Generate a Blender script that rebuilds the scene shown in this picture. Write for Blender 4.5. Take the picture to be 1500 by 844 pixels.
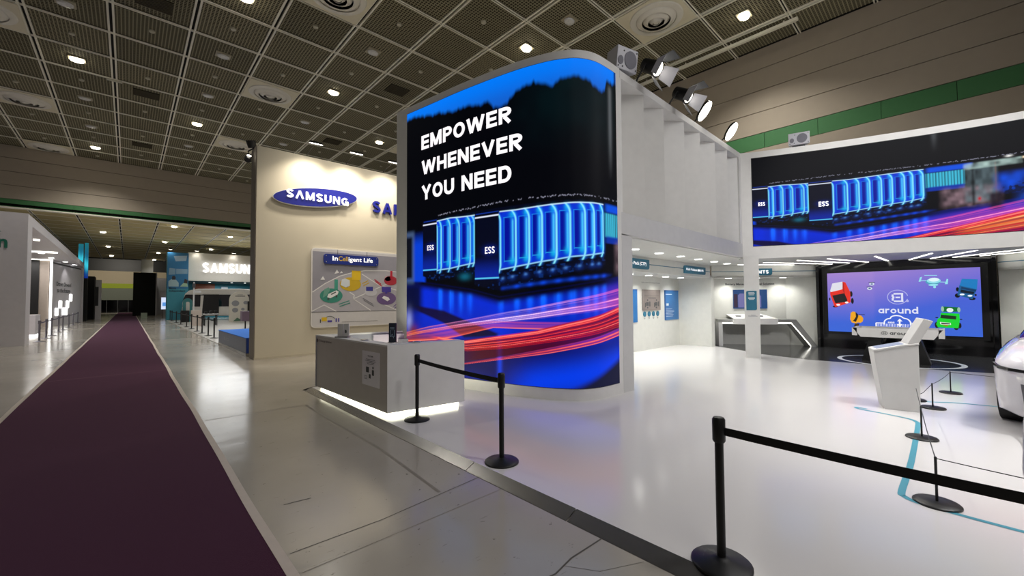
import bpy, bmesh, math, random
import numpy as np
from mathutils import Vector, Matrix
random.seed(7)
for _o in list(bpy.data.objects): bpy.data.objects.remove(_o)
SC = bpy.context.scene
COL = SC.collection
R = math.radians
# ------------------------------------------------------------------ camera, world, lights, exposure
CAM_F, CAM_PITCH, CAM_ROLL, CAM_YAW, CAM_Z = 600.0, .0312, -.0061, .7526, 1.65
_cy, _sy = math.cos(CAM_YAW), math.sin(CAM_YAW)
_fw = Vector((_sy*math.cos(CAM_PITCH), _cy*math.cos(CAM_PITCH), math.sin(CAM_PITCH)))
_r = Vector((_cy, -_sy, 0)); _u = _r.cross(_fw)
CR = _r*math.cos(CAM_ROLL)+_u*math.sin(CAM_ROLL); CU = -_r*math.sin(CAM_ROLL)+_u*math.cos(CAM_ROLL)
cam_d = bpy.data.cameras.new('camera'); cam = bpy.data.objects.new('camera', cam_d); COL.objects.link(cam)
cam_d.sensor_width = 36; cam_d.sensor_fit = 'HORIZONTAL'; cam_d.lens = 36*CAM_F/1500; cam_d.clip_end = 400; cam_d.clip_start = .05
cam.matrix_world = Matrix(((CR.x, CU.x, -_fw.x, 0), (CR.y, CU.y, -_fw.y, 0), (CR.z, CU.z, -_fw.z, CAM_Z), (0, 0, 0, 1)))
SC.camera = cam
def in_view(p, m=1.15):                       # only decides which far repeats are worth building
    v = Vector(p)-Vector((0, 0, CAM_Z)); d = v.dot(_fw)
    return d > .3 and abs(v.dot(CR)/d) < 1.25*m and abs(v.dot(CU)/d) < .703*m
W = bpy.data.worlds.new('hall_air'); SC.world = W; W.use_nodes = True
_bg = W.node_tree.nodes['Background']; _bg.inputs[0].default_value = (1.0, .955, .88, 1); _bg.inputs[1].default_value = .105
SC.view_settings.view_transform = 'Standard'; SC.view_settings.look = 'None'
SC.view_settings.exposure = 0.0; SC.view_settings.gamma = 1.0; SC.view_settings.use_curve_mapping = False
SC.cycles.max_bounces = 6; SC.cycles.diffuse_bounces = 4; SC.cycles.glossy_bounces = 3; SC.cycles.transmission_bounces = 3
SC.cycles.sample_clamp_indirect = 4.0; SC.cycles.caustics_reflective = False; SC.cycles.caustics_refractive = False
SC.cycles.use_denoising = True
def lamp(kind, loc, power, color=(1, 1, 1), size=.2, aim=None, angle=120, blend=.6, parent=None, sy=None, name='lamp_light'):
    l = bpy.data.lights.new(name, kind); l.energy = power; l.color = color
    if kind == 'SPOT': l.spot_size = R(angle); l.spot_blend = blend; l.shadow_soft_size = size
    elif kind == 'POINT': l.shadow_soft_size = size
    elif kind == 'AREA':
        l.size = size
        if sy: l.shape = 'RECTANGLE'; l.size_y = sy
    o = bpy.data.objects.new(name, l); COL.objects.link(o)
    if parent: o.parent = parent; o.location = Vector(loc)-parent.location
    else: o.location = loc
    if aim is not None:
        o.rotation_euler = (Vector(aim)-Vector(loc)).to_track_quat('-Z', 'Y').to_euler()
    return o
# unseen lamps above the stand: first its floor lights, then added fill
def unseen_spot(loc, power, aim, angle, blend=.9, col=(1, .98, .96)): lamp('SPOT', loc, power, col, .5, aim=aim, angle=angle, blend=blend, name='unseen_light')
unseen_spot((7.4, -3.2, 8.5), 1750, (7.2, -1.4, 0), 58)
unseen_spot((5.5, -2.5, 10.5), 850, (4.4, 1.6, 0), 72, 1.0, (1, .97, .97))
unseen_spot((9.6, 1.2, 10.6), 650, (9.4, 1.3, 0), 58, 1.0)
unseen_spot((3.0, -4.5, 9.5), 2700, (13.2, .6, 3.9), 33, .6)  # added fill for the curved fascia, no fixture of its own
lamp('AREA', (9.5, -2.8, 7.4), 165, (1, .98, .97), 4, aim=(9.2, 3.9, 4.0), sy=3, name='unseen_light')  # soft fill added to bring out shading between the fins
unseen_spot((4.4, 7.0, 10.9), 1300, (5.4, 13.5, 2.2), 52, .9, (1, .90, .74))  # warm fill added to brighten the beige sign wall
# added area fill behind the viewer, brightening the hall
lamp('AREA', (-1, -5, 11.0), 330, (1, .96, .88), 5, aim=(-1, -4, 0), sy=5, name='hall_fill_light')

# ------------------------------------------------------------------ materials
def srgb(*c):
    c = [x/255 for x in c]
    return tuple((x/12.92 if x <= .04045 else ((x+.055)/1.055)**2.4) for x in c)
MATS = {}
def mat(name, rgb, rough=.5, metal=0.0, noise=.06, scale=6.0, bump=0.0, emit=None, emit_s=1.0, coat=0.0, spec=.5, lin=False, alpha=None, trans=0.0):
    if name in MATS: return MATS[name]
    m = bpy.data.materials.new(name); m.use_nodes = True; nt = m.node_tree; b = nt.nodes['Principled BSDF']
    c = rgb if lin else srgb(*rgb)
    b.inputs['Roughness'].default_value = rough; b.inputs['Metallic'].default_value = metal
    b.inputs['Specular IOR Level'].default_value = spec
    b.inputs['Coat Weight'].default_value = coat
    if trans: b.inputs['Transmission Weight'].default_value = trans
    tc = nt.nodes.new('ShaderNodeTexCoord'); nz = nt.nodes.new('ShaderNodeTexNoise'); nz.inputs['Scale'].default_value = scale; nz.inputs['Detail'].default_value = 4
    nt.links.new(tc.outputs['Object'], nz.inputs['Vector'])
    mx = nt.nodes.new('ShaderNodeMix'); mx.data_type = 'RGBA'
    mx.inputs[6].default_value = tuple(x*(1-noise) for x in c)+(1,); mx.inputs[7].default_value = tuple(min(1, x*(1+noise)) for x in c)+(1,)
    nt.links.new(nz.outputs['Fac'], mx.inputs[0]); nt.links.new(mx.outputs[2], b.inputs['Base Color'])
    if bump:
        bp = nt.nodes.new('ShaderNodeBump'); bp.inputs['Strength'].default_value = bump; bp.inputs['Distance'].default_value = .01
        nt.links.new(nz.outputs['Fac'], bp.inputs['Height']); nt.links.new(bp.outputs[0], b.inputs['Normal'])
    if emit is not None:
        b.inputs['Emission Color'].default_value = (emit if lin else srgb(*emit))+(1,); b.inputs['Emission Strength'].default_value = emit_s
    MATS[name] = m; return m
def screen_mat(name, strength=1.0):
    m = bpy.data.materials.new(name); m.use_nodes = True; nt = m.node_tree; b = nt.nodes['Principled BSDF']
    b.inputs['Base Color'].default_value = (.003, .003, .004, 1); b.inputs['Roughness'].default_value = .5; b.inputs['Specular IOR Level'].default_value = .08
    a = nt.nodes.new('ShaderNodeAttribute'); a.attribute_name = 'Col'
    nt.links.new(a.outputs['Color'], b.inputs['Emission Color']); b.inputs['Emission Strength'].default_value = strength
    return m
WHITE = mat('white_paint', (226, 225, 223), .45)
WHITE2 = mat('matt_white_board', (226, 226, 220), .55)
GREYP = mat('pale_grey_paint', (205, 205, 205), .5)
BLACKM = mat('black_powder_coat', (13, 13, 14), .42)
BLACKG = mat('glossy_black_panel', (6, 6, 8), .08, spec=.6)
BLACKF = mat('black_cloth', (20, 19, 19), .9)
STEEL = mat('brushed_steel', (160, 159, 158), .24, .85, noise=.04, scale=2)
CHROME = mat('chrome', (215, 215, 220), .1, 1.0)
BELT = mat('black_belt', (8, 8, 9), .75)
TEAL = mat('teal_sign_board', (38, 110, 138), .5)
TEALP = mat('teal_floor_tape', (70, 150, 172), .5)
LEDW = mat('white_led', (255, 255, 255), .5, emit=(255, 255, 250), emit_s=3.2)
LEDS = mat('white_led_strip', (255, 255, 255), .5, emit=(255, 252, 240), emit_s=4.5)
GLOW = mat('lamp_face', (255, 255, 255), .5, emit=(255, 248, 232), emit_s=9)
LETW = mat('glowing_white_letter', (255, 255, 255), .5, emit=(250, 250, 255), emit_s=.8)  # glow given to plain sign letters too, besides the lit fascia
TXTW = mat('screen_white', (255, 255, 255), .5, emit=(250, 244, 250), emit_s=1.0)
INKD = mat('dark_grey_ink', (70, 72, 74), .6)
INKW = mat('white_ink', (235, 240, 242), .5)
SPEAKW = mat('grey_speaker_shell', (190, 190, 198), .4)
SPEAKG = mat('grey_speaker_grille', (118, 118, 128), .7)
def emis(name, rgb, s=1.0):
    return mat(name, (10, 10, 10), .5, emit=rgb, emit_s=s, noise=0)

# ------------------------------------------------------------------ mesh helpers
class MB:
    def __init__(s): s.v = []; s.f = []
    def add(s, vs, fs):
        n = len(s.v); s.v += [tuple(v) for v in vs]; s.f += [tuple(i+n for i in f) for f in fs]; return s
    def box(s, lo, hi):
        (a, b, c), (d, e, f) = lo, hi
        return s.add([(a, b, c), (d, b, c), (d, e, c), (a, e, c), (a, b, f), (d, b, f), (d, e, f), (a, e, f)],
                     [(0, 3, 2, 1), (4, 5, 6, 7), (0, 1, 5, 4), (1, 2, 6, 5), (2, 3, 7, 6), (3, 0, 4, 7)])
    def prism(s, pts, off):                     # closed polygon of 3-D points pushed along off
        off = Vector(off); pts = [Vector(p) for p in pts]; n = len(pts)
        vs = pts+[p+off for p in pts]
        nor = sum(((pts[i]-pts[0]).cross(pts[(i+1) % n]-pts[0]) for i in range(1, n-1)), Vector())
        fs = [tuple(range(n))[::-1], tuple(range(n, 2*n))]+[(i, (i+1) % n, n+(i+1) % n, n+i) for i in range(n)]
        if nor.dot(off) < 0: fs = [f[::-1] for f in fs]
        return s.add(vs, fs)
    def lathe(s, prof, c=(0, 0, 0), n=24, M=None):   # prof: (radius, z)
        vs = []; fs = []
        for r, z in prof:
            for k in range(n):
                a = 2*math.pi*k/n; p = Vector((r*math.cos(a), r*math.sin(a), z))
                if M is not None: p = M @ p
                vs.append(p+Vector(c))
        for j in range(len(prof)-1):
            for k in range(n):
                k2 = (k+1) % n; fs.append((j*n+k, j*n+k2, (j+1)*n+k2, (j+1)*n+k))
        fs.append(tuple(range(n))[::-1]); fs.append(tuple(range((len(prof)-1)*n, len(prof)*n)))
        return s.add(vs, fs)
    def cyl(s, a, b, r, n=12, r2=None):
        a = Vector(a); b = Vector(b); d = b-a; q = d.to_track_quat('Z', 'Y').to_matrix()
        return s.lathe([(r, 0), (r if r2 is None else r2, d.length)], a, n, q)
    def tube(s, pts, r, n=8):
        pts = [Vector(p) for p in pts]; vs = []; fs = []
        for i, p in enumerate(pts):
            d = (pts[min(i+1, len(pts)-1)]-pts[max(i-1, 0)]).normalized(); q = d.to_track_quat('Z', 'Y').to_matrix()
            for k in range(n):
                a = 2*math.pi*k/n; vs.append(p+q @ Vector((r*math.cos(a), r*math.sin(a), 0)))
        for j in range(len(pts)-1):
            for k in range(n):
                k2 = (k+1) % n; fs.append((j*n+k, j*n+k2, (j+1)*n+k2, (j+1)*n+k))
        fs.append(tuple(range(n))[::-1]); fs.append(tuple(range((len(pts)-1)*n, len(pts)*n)))
        return s.add(vs, fs)
    def strip(s, path, lo, hi, thick):          # vertical wall along a plan path, thickness to the left of travel (signed)
        P = [Vector((p[0], p[1])) for p in path]; n = len(P); N = []
        for i in range(n):
            d = (P[min(i+1, n-1)]-P[max(i-1, 0)]).normalized(); N.append(Vector((-d.y, d.x)))
        vs = []
        for i in range(n):
            q = P[i]+N[i]*thick
            vs += [(P[i].x, P[i].y, lo), (P[i].x, P[i].y, hi), (q.x, q.y, hi), (q.x, q.y, lo)]
        fs = []
        for i in range(n-1):
            a = 4*i; b = a+4
            for k in range(4): fs.append((a+k, a+(k+1) % 4, b+(k+1) % 4, b+k) if thick < 0 else (b+k, b+(k+1) % 4, a+(k+1) % 4, a+k))
        e = 4*(n-1); fs += [(0, 3, 2, 1), (e, e+1, e+2, e+3)] if thick < 0 else [(0, 1, 2, 3), (e+3, e+2, e+1, e)]
        return s.add(vs, fs)
    def mesh(s, name, m, off=None, smooth=False, bevel=0):
        me = bpy.data.meshes.new(name)
        vs = s.v if off is None else [(v[0]-off[0], v[1]-off[1], v[2]-off[2]) for v in s.v]
        me.from_pydata(vs, [], s.f); me.materials.append(m)
        if bevel:
            bm = bmesh.new(); bm.from_mesh(me); bmesh.ops.remove_doubles(bm, verts=bm.verts, dist=1e-5)
            bmesh.ops.bevel(bm, geom=[e for e in bm.edges if len(e.link_faces) == 2 and e.calc_face_angle(0) > .5], offset=bevel, segments=2, profile=.5, affect='EDGES'); bm.to_mesh(me); bm.free()
        if smooth:
            me.polygons.foreach_set('use_smooth', [True]*len(me.polygons))
            me.set_sharp_from_angle(angle=R(38))
        me.update(); return me
    def build(s, name, m, parent=None, smooth=False, bevel=0):
        off = parent_loc(parent) if parent else None
        o = bpy.data.objects.new(name, s.mesh(name, m, off, smooth, bevel)); COL.objects.link(o)
        if parent: o.parent = parent
        return o
def parent_loc(p):
    l = Vector((0, 0, 0))
    while p is not None: l += p.location; p = p.parent
    return l
def thing(name, label, cat, loc=(0, 0, 0), group=None):
    o = bpy.data.objects.new(name, None); COL.objects.link(o); o.location = loc; o.empty_display_size = .1
    o['label'] = label; o['category'] = cat
    if group: o['group'] = group
    return o
def tag(o, label, cat, group=None):
    o['label'] = label; o['category'] = cat
    if group: o['group'] = group
    return o
ORD = ['first', 'second', 'third', 'fourth', 'fifth', 'sixth', 'seventh', 'eighth', 'ninth', 'tenth']
def struct(o): o['kind'] = 'structure'; return o
def stuff(o): o['kind'] = 'stuff'; return o
def dup(root, loc, label=None, group=None, rz=None, skip=()):
    r = root.copy(); COL.objects.link(r); r.location = loc
    if rz is not None: r.rotation_euler.z = rz
    if label: r['label'] = label
    if group: r['group'] = group
    for ch in list(root.children):
        if ch.name.split('.')[0] in skip: continue
        c = ch.copy(); COL.objects.link(c); c.parent = r
        for g in list(ch.children):
            d = g.copy(); COL.objects.link(d); d.parent = c
    return r
class Frame:                                    # flat face: a along right, b up, c out of the face
    def __init__(s, o, right, up=(0, 0, 1)):
        s.o = Vector(o); s.r = Vector(right).normalized(); s.u = Vector(up).normalized(); s.n = s.r.cross(s.u)
    def __call__(s, a, b, c=0): return s.o+s.r*a+s.u*b+s.n*c
    def poly(s, mb, pts, c=.002, t=.002): return mb.prism([s(a, b, c) for a, b in pts], s.n*t)
    def rect(s, mb, a0, b0, a1, b1, c=.002, t=.002): return s.poly(mb, [(a0, b0), (a1, b0), (a1, b1), (a0, b1)], c, t)
    def ell(s, mb, a, b, ra, rb, c=.002, t=.002, n=28, rot=0):
        cr, sr = math.cos(rot), math.sin(rot)
        return s.poly(mb, [(a+ra*math.cos(k*2*math.pi/n)*cr-rb*math.sin(k*2*math.pi/n)*sr, b+ra*math.cos(k*2*math.pi/n)*sr+rb*math.sin(k*2*math.pi/n)*cr) for k in range(n)], c, t)
    def ring(s, mb, a, b, ra, rb, w, c=.002, t=.002, a0=0, a1=360, n=36):
        for k in range(n):
            p = R(a0+(a1-a0)*k/n); q = R(a0+(a1-a0)*(k+1)/n)
            s.poly(mb, [(a+(ra-w)*math.cos(p), b+(rb-w)*math.sin(p)), (a+ra*math.cos(p), b+rb*math.sin(p)), (a+ra*math.cos(q), b+rb*math.sin(q)), (a+(ra-w)*math.cos(q), b+(rb-w)*math.sin(q))], c, t)
        return mb
    def line(s, mb, pts, w, c=.002, t=.002):
        for (a, b), (d, e) in zip(pts, pts[1:]):
            L = math.hypot(d-a, e-b) or 1; nx, ny = -(e-b)/L*w/2, (d-a)/L*w/2
            s.poly(mb, [(a+nx, b+ny), (a-nx, b-ny), (d-nx, e-ny), (d+nx, e+ny)], c, t)
        return mb
    def rrect(s, mb, a0, b0, a1, b1, rad, c=.002, t=.002, corners=(1, 1, 1, 1)):
        P = []
        for (cx, cy, s0), on in zip(((a1-rad, b1-rad, 0), (a0+rad, b1-rad, 90), (a0+rad, b0+rad, 180), (a1-rad, b0+rad, 270)), corners):
            if on: P += [(cx+rad*math.cos(R(s0+k*18)), cy+rad*math.sin(R(s0+k*18))) for k in range(6)]
            else: P += [(a1 if s0 in (0, 270) else a0, b1 if s0 in (0, 90) else b0)]
        return s.poly(mb, P, c, t)
_tc = {}
def text_geo(txt, bold=.0, ext=0.0):
    k = (txt, bold, ext)
    if k in _tc: return _tc[k]
    cu = bpy.data.curves.new('lettering', 'FONT'); cu.body = txt; cu.size = 1; cu.offset = bold; cu.extrude = ext; cu.resolution_u = 3
    ob = bpy.data.objects.new('lettering', cu); me = ob.to_mesh()
    v = [tuple(x.co) for x in me.vertices]; f = [tuple(p.vertices) for p in me.polygons]
    ob.to_mesh_clear(); bpy.data.objects.remove(ob); bpy.data.curves.remove(cu)
    _tc[k] = (v, f); return v, f
def text(mb, F, txt, a0, b0, width, height, bold=.0, depth=0.0, c=.003, shear=0):
    v, f = text_geo(txt, bold, .5 if depth else 0)
    if not v: return mb
    x0 = min(p[0] for p in v); x1 = max(p[0] for p in v); y0 = min(p[1] for p in v); y1 = max(p[1] for p in v)
    sx = width/(x1-x0); sy = height/(y1-y0)
    return mb.add([F(a0+(p[0]-x0)*sx+(p[1]-y0)*sy*shear, b0+(p[1]-y0)*sy, c+(p[2]+.5)*depth if depth else c) for p in v], f)
def letters(F, txt, a0, b0, width, height, m, parent, bold=.02, depth=.04, c=0.0, name='letter'):
    v, f = text_geo(txt, bold, .5); x0 = min(p[0] for p in v); x1 = max(p[0] for p in v); y0 = min(p[1] for p in v); y1 = max(p[1] for p in v)
    sx = width/(x1-x0); sy = height/(y1-y0)
    adj = {}
    for fc in f:
        for i in fc: adj.setdefault(i, set()).update(fc)
    seen = set(); comps = []
    for i in range(len(v)):
        if i in seen: continue
        st = [i]; comp = set()
        while st:
            k = st.pop()
            if k in comp: continue
            comp.add(k); st += [j for j in adj.get(k, ()) if j not in comp]
        seen |= comp; comps.append(comp)
    # join islands that overlap in x (front, back and sides of one letter)
    comps = sorted(([min(v[i][0] for i in c), max(v[i][0] for i in c), c] for c in comps), key=lambda q: q[0]); out = []
    for q in comps:
        if out and q[0] < out[-1][1]-.04: out[-1][1] = max(out[-1][1], q[1]); out[-1][2] |= q[2]
        else: out.append(q)
    for q in out:
        ids = sorted(q[2]); rem = {k: i for i, k in enumerate(ids)}
        mb = MB(); mb.add([F(a0+(v[k][0]-x0)*sx, b0+(v[k][1]-y0)*sy, c+(v[k][2]+.5)*depth) for k in ids], [tuple(rem[k] for k in fc) for fc in f if fc[0] in rem])
        mb.build(name, m, parent)
def arcp(cx, cy, rx, ry, a0, a1, n=10): return [(cx+rx*math.cos(R(a0+(a1-a0)*k/n)), cy+ry*math.sin(R(a0+(a1-a0)*k/n))) for k in range(n+1)]
GL = {}
def glyph(ch, t):
    h = t/2; W_ = {'M': .95, 'W': 1.25, 'O': .86, 'N': .80, 'U': .80, 'H': .80, 'V': .88, 'Y': .86, 'D': .80, 'A': .90, '\u039b': .90, 'G': .84, 'S': .74, 'E': .68, 'P': .72, 'R': .76, ' ': .34}.get(ch, .8)
    l, r, m = h, W_-h, W_/2; S_ = []
    if ch == 'E': S_ = [[(l, 0), (l, 1)], [(l, 1-h), (W_, 1-h)], [(l, .5), (W_*.94, .5)], [(l, h), (W_, h)]]
    elif ch == 'T': S_ = [[(m, 0), (m, 1)], [(0, 1-h), (W_, 1-h)]]
    elif ch == 'B': S_ = [[(l, 0), (l, 1)], [(l, 1-h), (m, 1-h)]+arcp(m, .74, r-m, .26-h, 90, -90, 10)+[(l, .48+h*.1)], [(l, h), (m, h)]+arcp(m, .27, r-m, .27-h, -90, 90, 10)+[(l, .54-h)]]
    elif ch == 'H': S_ = [[(l, 0), (l, 1)], [(r, 0), (r, 1)], [(l, .5), (r, .5)]]
    elif ch == 'N': S_ = [[(l, 0), (l, 1)], [(r, 0), (r, 1)], [(l+h*.1, 1-h*.4), (r-h*.1, h*.4)]]
    elif ch == 'M': S_ = [[(l, 0), (l, 1)], [(r, 0), (r, 1)], [(l+h*.2, 1-h*.5), (m, h*.6)], [(r-h*.2, 1-h*.5), (m, h*.6)]]
    elif ch == 'V': S_ = [[(h*.95, 1), (m, h*.3)], [(W_-h*.95, 1), (m, h*.3)]]
    elif ch == 'W': S_ = [[(h*.9, 1), (W_*.28, h*.2)], [(W_*.28, h*.2), (m, 1-h*.4)], [(m, 1-h*.4), (W_*.72, h*.2)], [(W_*.72, h*.2), (W_-h*.9, 1)]]
    elif ch == 'A': S_ = [[(h*.95, 0), (m, 1-h*.3)], [(W_-h*.95, 0), (m, 1-h*.3)], [(W_*.25, .27), (W_*.75, .27)]]
    elif ch == '\u039b': S_ = [[(h*.95, 0), (m, 1-h*.3)], [(W_-h*.95, 0), (m, 1-h*.3)]]
    elif ch == 'Y': S_ = [[(h*.95, 1), (m, .42)], [(W_-h*.95, 1), (m, .42)], [(m, 0), (m, .45)]]
    elif ch == 'O': S_ = [arcp(m, .5, m-h, .5-h, 0, 360, 28)]
    elif ch == 'U': S_ = [[(l, 1), (l, .38)]+arcp(m, .38, m-h, .38-h, 180, 360, 14)+[(r, 1)]]
    elif ch == 'D': S_ = [[(l, 0), (l, 1)], [(l, 1-h), (m, 1-h)]+arcp(m, .5, r-m, .5-h, 90, -90, 14)+[(l, h)]]
    elif ch == 'P': S_ = [[(l, 0), (l, 1)], [(l, 1-h), (m, 1-h)]+arcp(m, .68, r-m, .32-h, 90, -90, 12)+[(l, .36+h)]]
    elif ch == 'R': S_ = [[(l, 0), (l, 1)], [(l, 1-h), (m, 1-h)]+arcp(m, .70, r-m, .30-h, 90, -90, 12)+[(l, .40+h)], [(m*.9, .42), (W_-h*.9, 0)]]
    elif ch == 'S': S_ = [arcp(m, .74, m-h, .26-h, 20, 250, 14)+arcp(m, .26, m-h, .26-h, 70, -160, 14)]; S_ = [arcp(m, .745, m-h, .255-h+.012, 15, 180, 10)+[(l+.02, .66), (m*.8, .545), (m*1.2, .455), (r-.02, .34)]+arcp(m, .255, m-h, .255-h+.012, 0, -165, 10)]
    elif ch in 'aroundc':
        x = .70; c = .36; rr = c-h; ry = x/2-h
        if ch == 'r': W_ = .50; S_ = [[(h, 0), (h, x)], [(h, x*.55)]+arcp(h+.30, x*.55, .30, x*.45-h, 180, 95, 8)+[(W_, x-h)]]
        elif ch == 'u': W_ = .70; S_ = [[(h, x), (h, .30)]+arcp(.35, .30, .35-h, .30-h, 180, 360, 12)+[(.70-h, x)], [(.70-h, 0), (.70-h, x)]]
        elif ch == 'n': W_ = .70; S_ = [[(h, 0), (h, x)], [(h, x*.55)]+arcp(.35, x*.57, .35-h, x*.43-h, 180, 0, 12)+[(.70-h, 0)]]
        else:
            W_ = .72; S_ = [arcp(c, x/2, rr, ry, 0, 360, 26)]
            if ch == 'a': S_.append([(W_-h, 0), (W_-h, x)])
            if ch == 'd': S_.append([(W_-h, 0), (W_-h, 1)])
    elif ch == 'G': S_ = [arcp(m, .5, m-h, .5-h, 42, 345, 22), [(m*1.05, .45), (W_, .45)], [(r, 0), (r, .5)]]
    return S_, W_
def word(txt, a0, b0, width, height, t=.22, gap=.10):
    x = 0; items = []
    for ch in txt:
        S_, W_ = glyph(ch, t)
        if S_: items.append((ch, [[(p[0]+x, p[1]) for p in q] for q in S_]))
        x += W_+gap
    sx = width/(x-gap); sy = height
    return [(ch, [[(a0+p[0]*sx, b0+p[1]*sy) for p in q] for q in S_], (sx*t, sy*t)) for ch, S_ in items]
def stroke(mb, F, pts, tw, c, th, sub=.12):
    tx, ty = tw; P = []
    for p, q in zip(pts, pts[1:]):
        n = max(1, int(math.hypot(q[0]-p[0], q[1]-p[1])/sub)) if th == 0 else 1
        P += [(p[0]+(q[0]-p[0])*k/n, p[1]+(q[1]-p[1])*k/n) for k in range(n)]
    P.append(pts[-1]); L_ = []; n = len(P); closed = len(pts) > 20 and math.hypot(pts[0][0]-pts[-1][0], pts[0][1]-pts[-1][1]) < 1e-6
    for i in range(n):
        a = P[i-1] if i else (P[-2] if closed else P[0]); b = P[i+1] if i < n-1 else (P[1] if closed else P[-1])
        ux, uy = (b[0]-a[0])/tx, (b[1]-a[1])/ty; L = math.hypot(ux, uy) or 1; L_.append((-uy/L*tx/2, ux/L*ty/2))
    fr = [F(p[0]+d[0], p[1]+d[1], c+th) for p, d in zip(P, L_)]+[F(p[0]-d[0], p[1]-d[1], c+th) for p, d in zip(P, L_)]
    fs = [(n+i, n+i+1, i+1, i) for i in range(n-1)]
    if th:
        fr += [F(p[0]+d[0], p[1]+d[1], c) for p, d in zip(P, L_)]+[F(p[0]-d[0], p[1]-d[1], c) for p, d in zip(P, L_)]
        fs += [(i, i+1, 2*n+i+1, 2*n+i) for i in range(n-1)]+[(n+i+1, n+i, 3*n+i, 3*n+i+1) for i in range(n-1)]+[(0, 2*n, 3*n, n), (n-1, 2*n-1, 4*n-1, 3*n-1)]
    mb.add(fr, fs)
def block_word(F, txt, a0, b0, width, height, m, parent, t=.22, gap=.1, c=.02, depth=0, name='letter'):
    for ch, S_, tw in word(txt, a0, b0, width, height, t, gap):
        mb = MB()
        for k, q in enumerate(S_): stroke(mb, F, q, tw, c+k*.0004, depth)
        mb.build(name, m, parent)
def crom(P, n=24):
    P = [Vector(p) for p in P]; P = [2*P[0]-P[1]]+P+[2*P[-1]-P[-2]]; out = []
    for i in range(1, len(P)-2):
        a, b, c, d = P[i-1:i+3]
        for k in range(n):
            t = k/n; out.append(.5*((2*b)+(c-a)*t+(2*a-5*b+4*c-d)*t*t+(3*b-a-3*c+d)*t**3))
    out.append(P[-2]); return out
class Curved:                                   # vertical face along a plan curve: a = arc length, b = height, c = out towards the viewer side
    def __init__(s, pts, side):
        s.P = np.array([tuple(p)[:2] for p in pts]); s.S = np.concatenate([[0], np.cumsum(np.linalg.norm(np.diff(s.P, axis=0), axis=1))]); s.side = side
        d = np.gradient(s.P, axis=0); d /= np.linalg.norm(d, axis=1)[:, None]; s.N = np.stack([d[:, 1], -d[:, 0]], 1)*side
    def __call__(s, a, b, c=0):
        x = np.interp(a, s.S, s.P[:, 0])+c*np.interp(a, s.S, s.N[:, 0]); y = np.interp(a, s.S, s.P[:, 1])+c*np.interp(a, s.S, s.N[:, 1])
        return Vector((float(x), float(y), b))
    def path(s, a0, a1, n=40, c=0): return [s(a0+(a1-a0)*k/n, 0, c) for k in range(n+1)]

# ------------------------------------------------------------------ the setting: floor
def floor_material():
    m = bpy.data.materials.new('scuffed_grey_floor_paint'); m.use_nodes = True; nt = m.node_tree; b = nt.nodes['Principled BSDF']
    L = nt.links.new; N = nt.nodes.new
    tc = N('ShaderNodeTexCoord')
    n1 = N('ShaderNodeTexNoise'); n1.inputs['Scale'].default_value = .35; n1.inputs['Detail'].default_value = 6; L(tc.outputs['Object'], n1.inputs['Vector'])
    r1 = N('ShaderNodeValToRGB'); r1.color_ramp.elements[0].position = .3; r1.color_ramp.elements[1].position = .72
    r1.color_ramp.elements[0].color = srgb(158, 152, 142)+(1,); r1.color_ramp.elements[1].color = srgb(182, 176, 166)+(1,); L(n1.outputs['Fac'], r1.inputs[0])
    # small dark chips and long scratches
    n2 = N('ShaderNodeTexNoise'); n2.inputs['Scale'].default_value = 11; n2.inputs['Detail'].default_value = 8; n2.inputs['Roughness'].default_value = .72; L(tc.outputs['Object'], n2.inputs['Vector'])
    r2 = N('ShaderNodeValToRGB'); r2.color_ramp.elements[0].position = .335; r2.color_ramp.elements[0].color = (.42, .40, .37, 1); r2.color_ramp.elements[1].position = .36; r2.color_ramp.elements[1].color = (1, 1, 1, 1); L(n2.outputs['Fac'], r2.inputs[0])
    mp = N('ShaderNodeMapping'); mp.inputs['Rotation'].default_value = (0, 0, .5); mp.inputs['Scale'].default_value = (2.2, 11, 1); L(tc.outputs['Object'], mp.inputs['Vector'])
    n3 = N('ShaderNodeTexNoise'); n3.inputs['Scale'].default_value = 1.6; n3.inputs['Detail'].default_value = 5; n3.inputs['Roughness'].default_value = .6; L(mp.outputs[0], n3.inputs['Vector'])
    r3 = N('ShaderNodeValToRGB'); r3.color_ramp.elements[0].position = .30; r3.color_ramp.elements[0].color = (.74, .72, .69, 1); r3.color_ramp.elements[1].position = .34; r3.color_ramp.elements[1].color = (1, 1, 1, 1); L(n3.outputs['Fac'], r3.inputs[0])
    m1 = N('ShaderNodeMix'); m1.data_type = 'RGBA'; m1.blend_type = 'MULTIPLY'; m1.inputs[0].default_value = 1; L(r1.outputs[0], m1.inputs[6]); L(r2.outputs[0], m1.inputs[7])
    m2 = N('ShaderNodeMix'); m2.data_type = 'RGBA'; m2.blend_type = 'MULTIPLY'; m2.inputs[0].default_value = 1; L(m1.outputs[2], m2.inputs[6]); L(r3.outputs[0], m2.inputs[7])
    L(m2.outputs[2], b.inputs['Base Color'])
    r4 = N('ShaderNodeMapRange'); r4.inputs['To Min'].default_value = .11; r4.inputs['To Max'].default_value = .24; L(n1.outputs['Fac'], r4.inputs[0]); L(r4.outputs[0], b.inputs['Roughness'])
    n5 = N('ShaderNodeTexNoise'); n5.inputs['Scale'].default_value = 1.1; n5.inputs['Detail'].default_value = 3; L(tc.outputs['Object'], n5.inputs['Vector'])
    bp = N('ShaderNodeBump'); bp.inputs['Strength'].default_value = .12; bp.inputs['Distance'].default_value = .06; L(n5.outputs['Fac'], bp.inputs['Height']); L(bp.outputs[0], b.inputs['Normal'])
    b.inputs['Specular IOR Level'].default_value = .5
    return m
FLOORM = floor_material()
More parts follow.
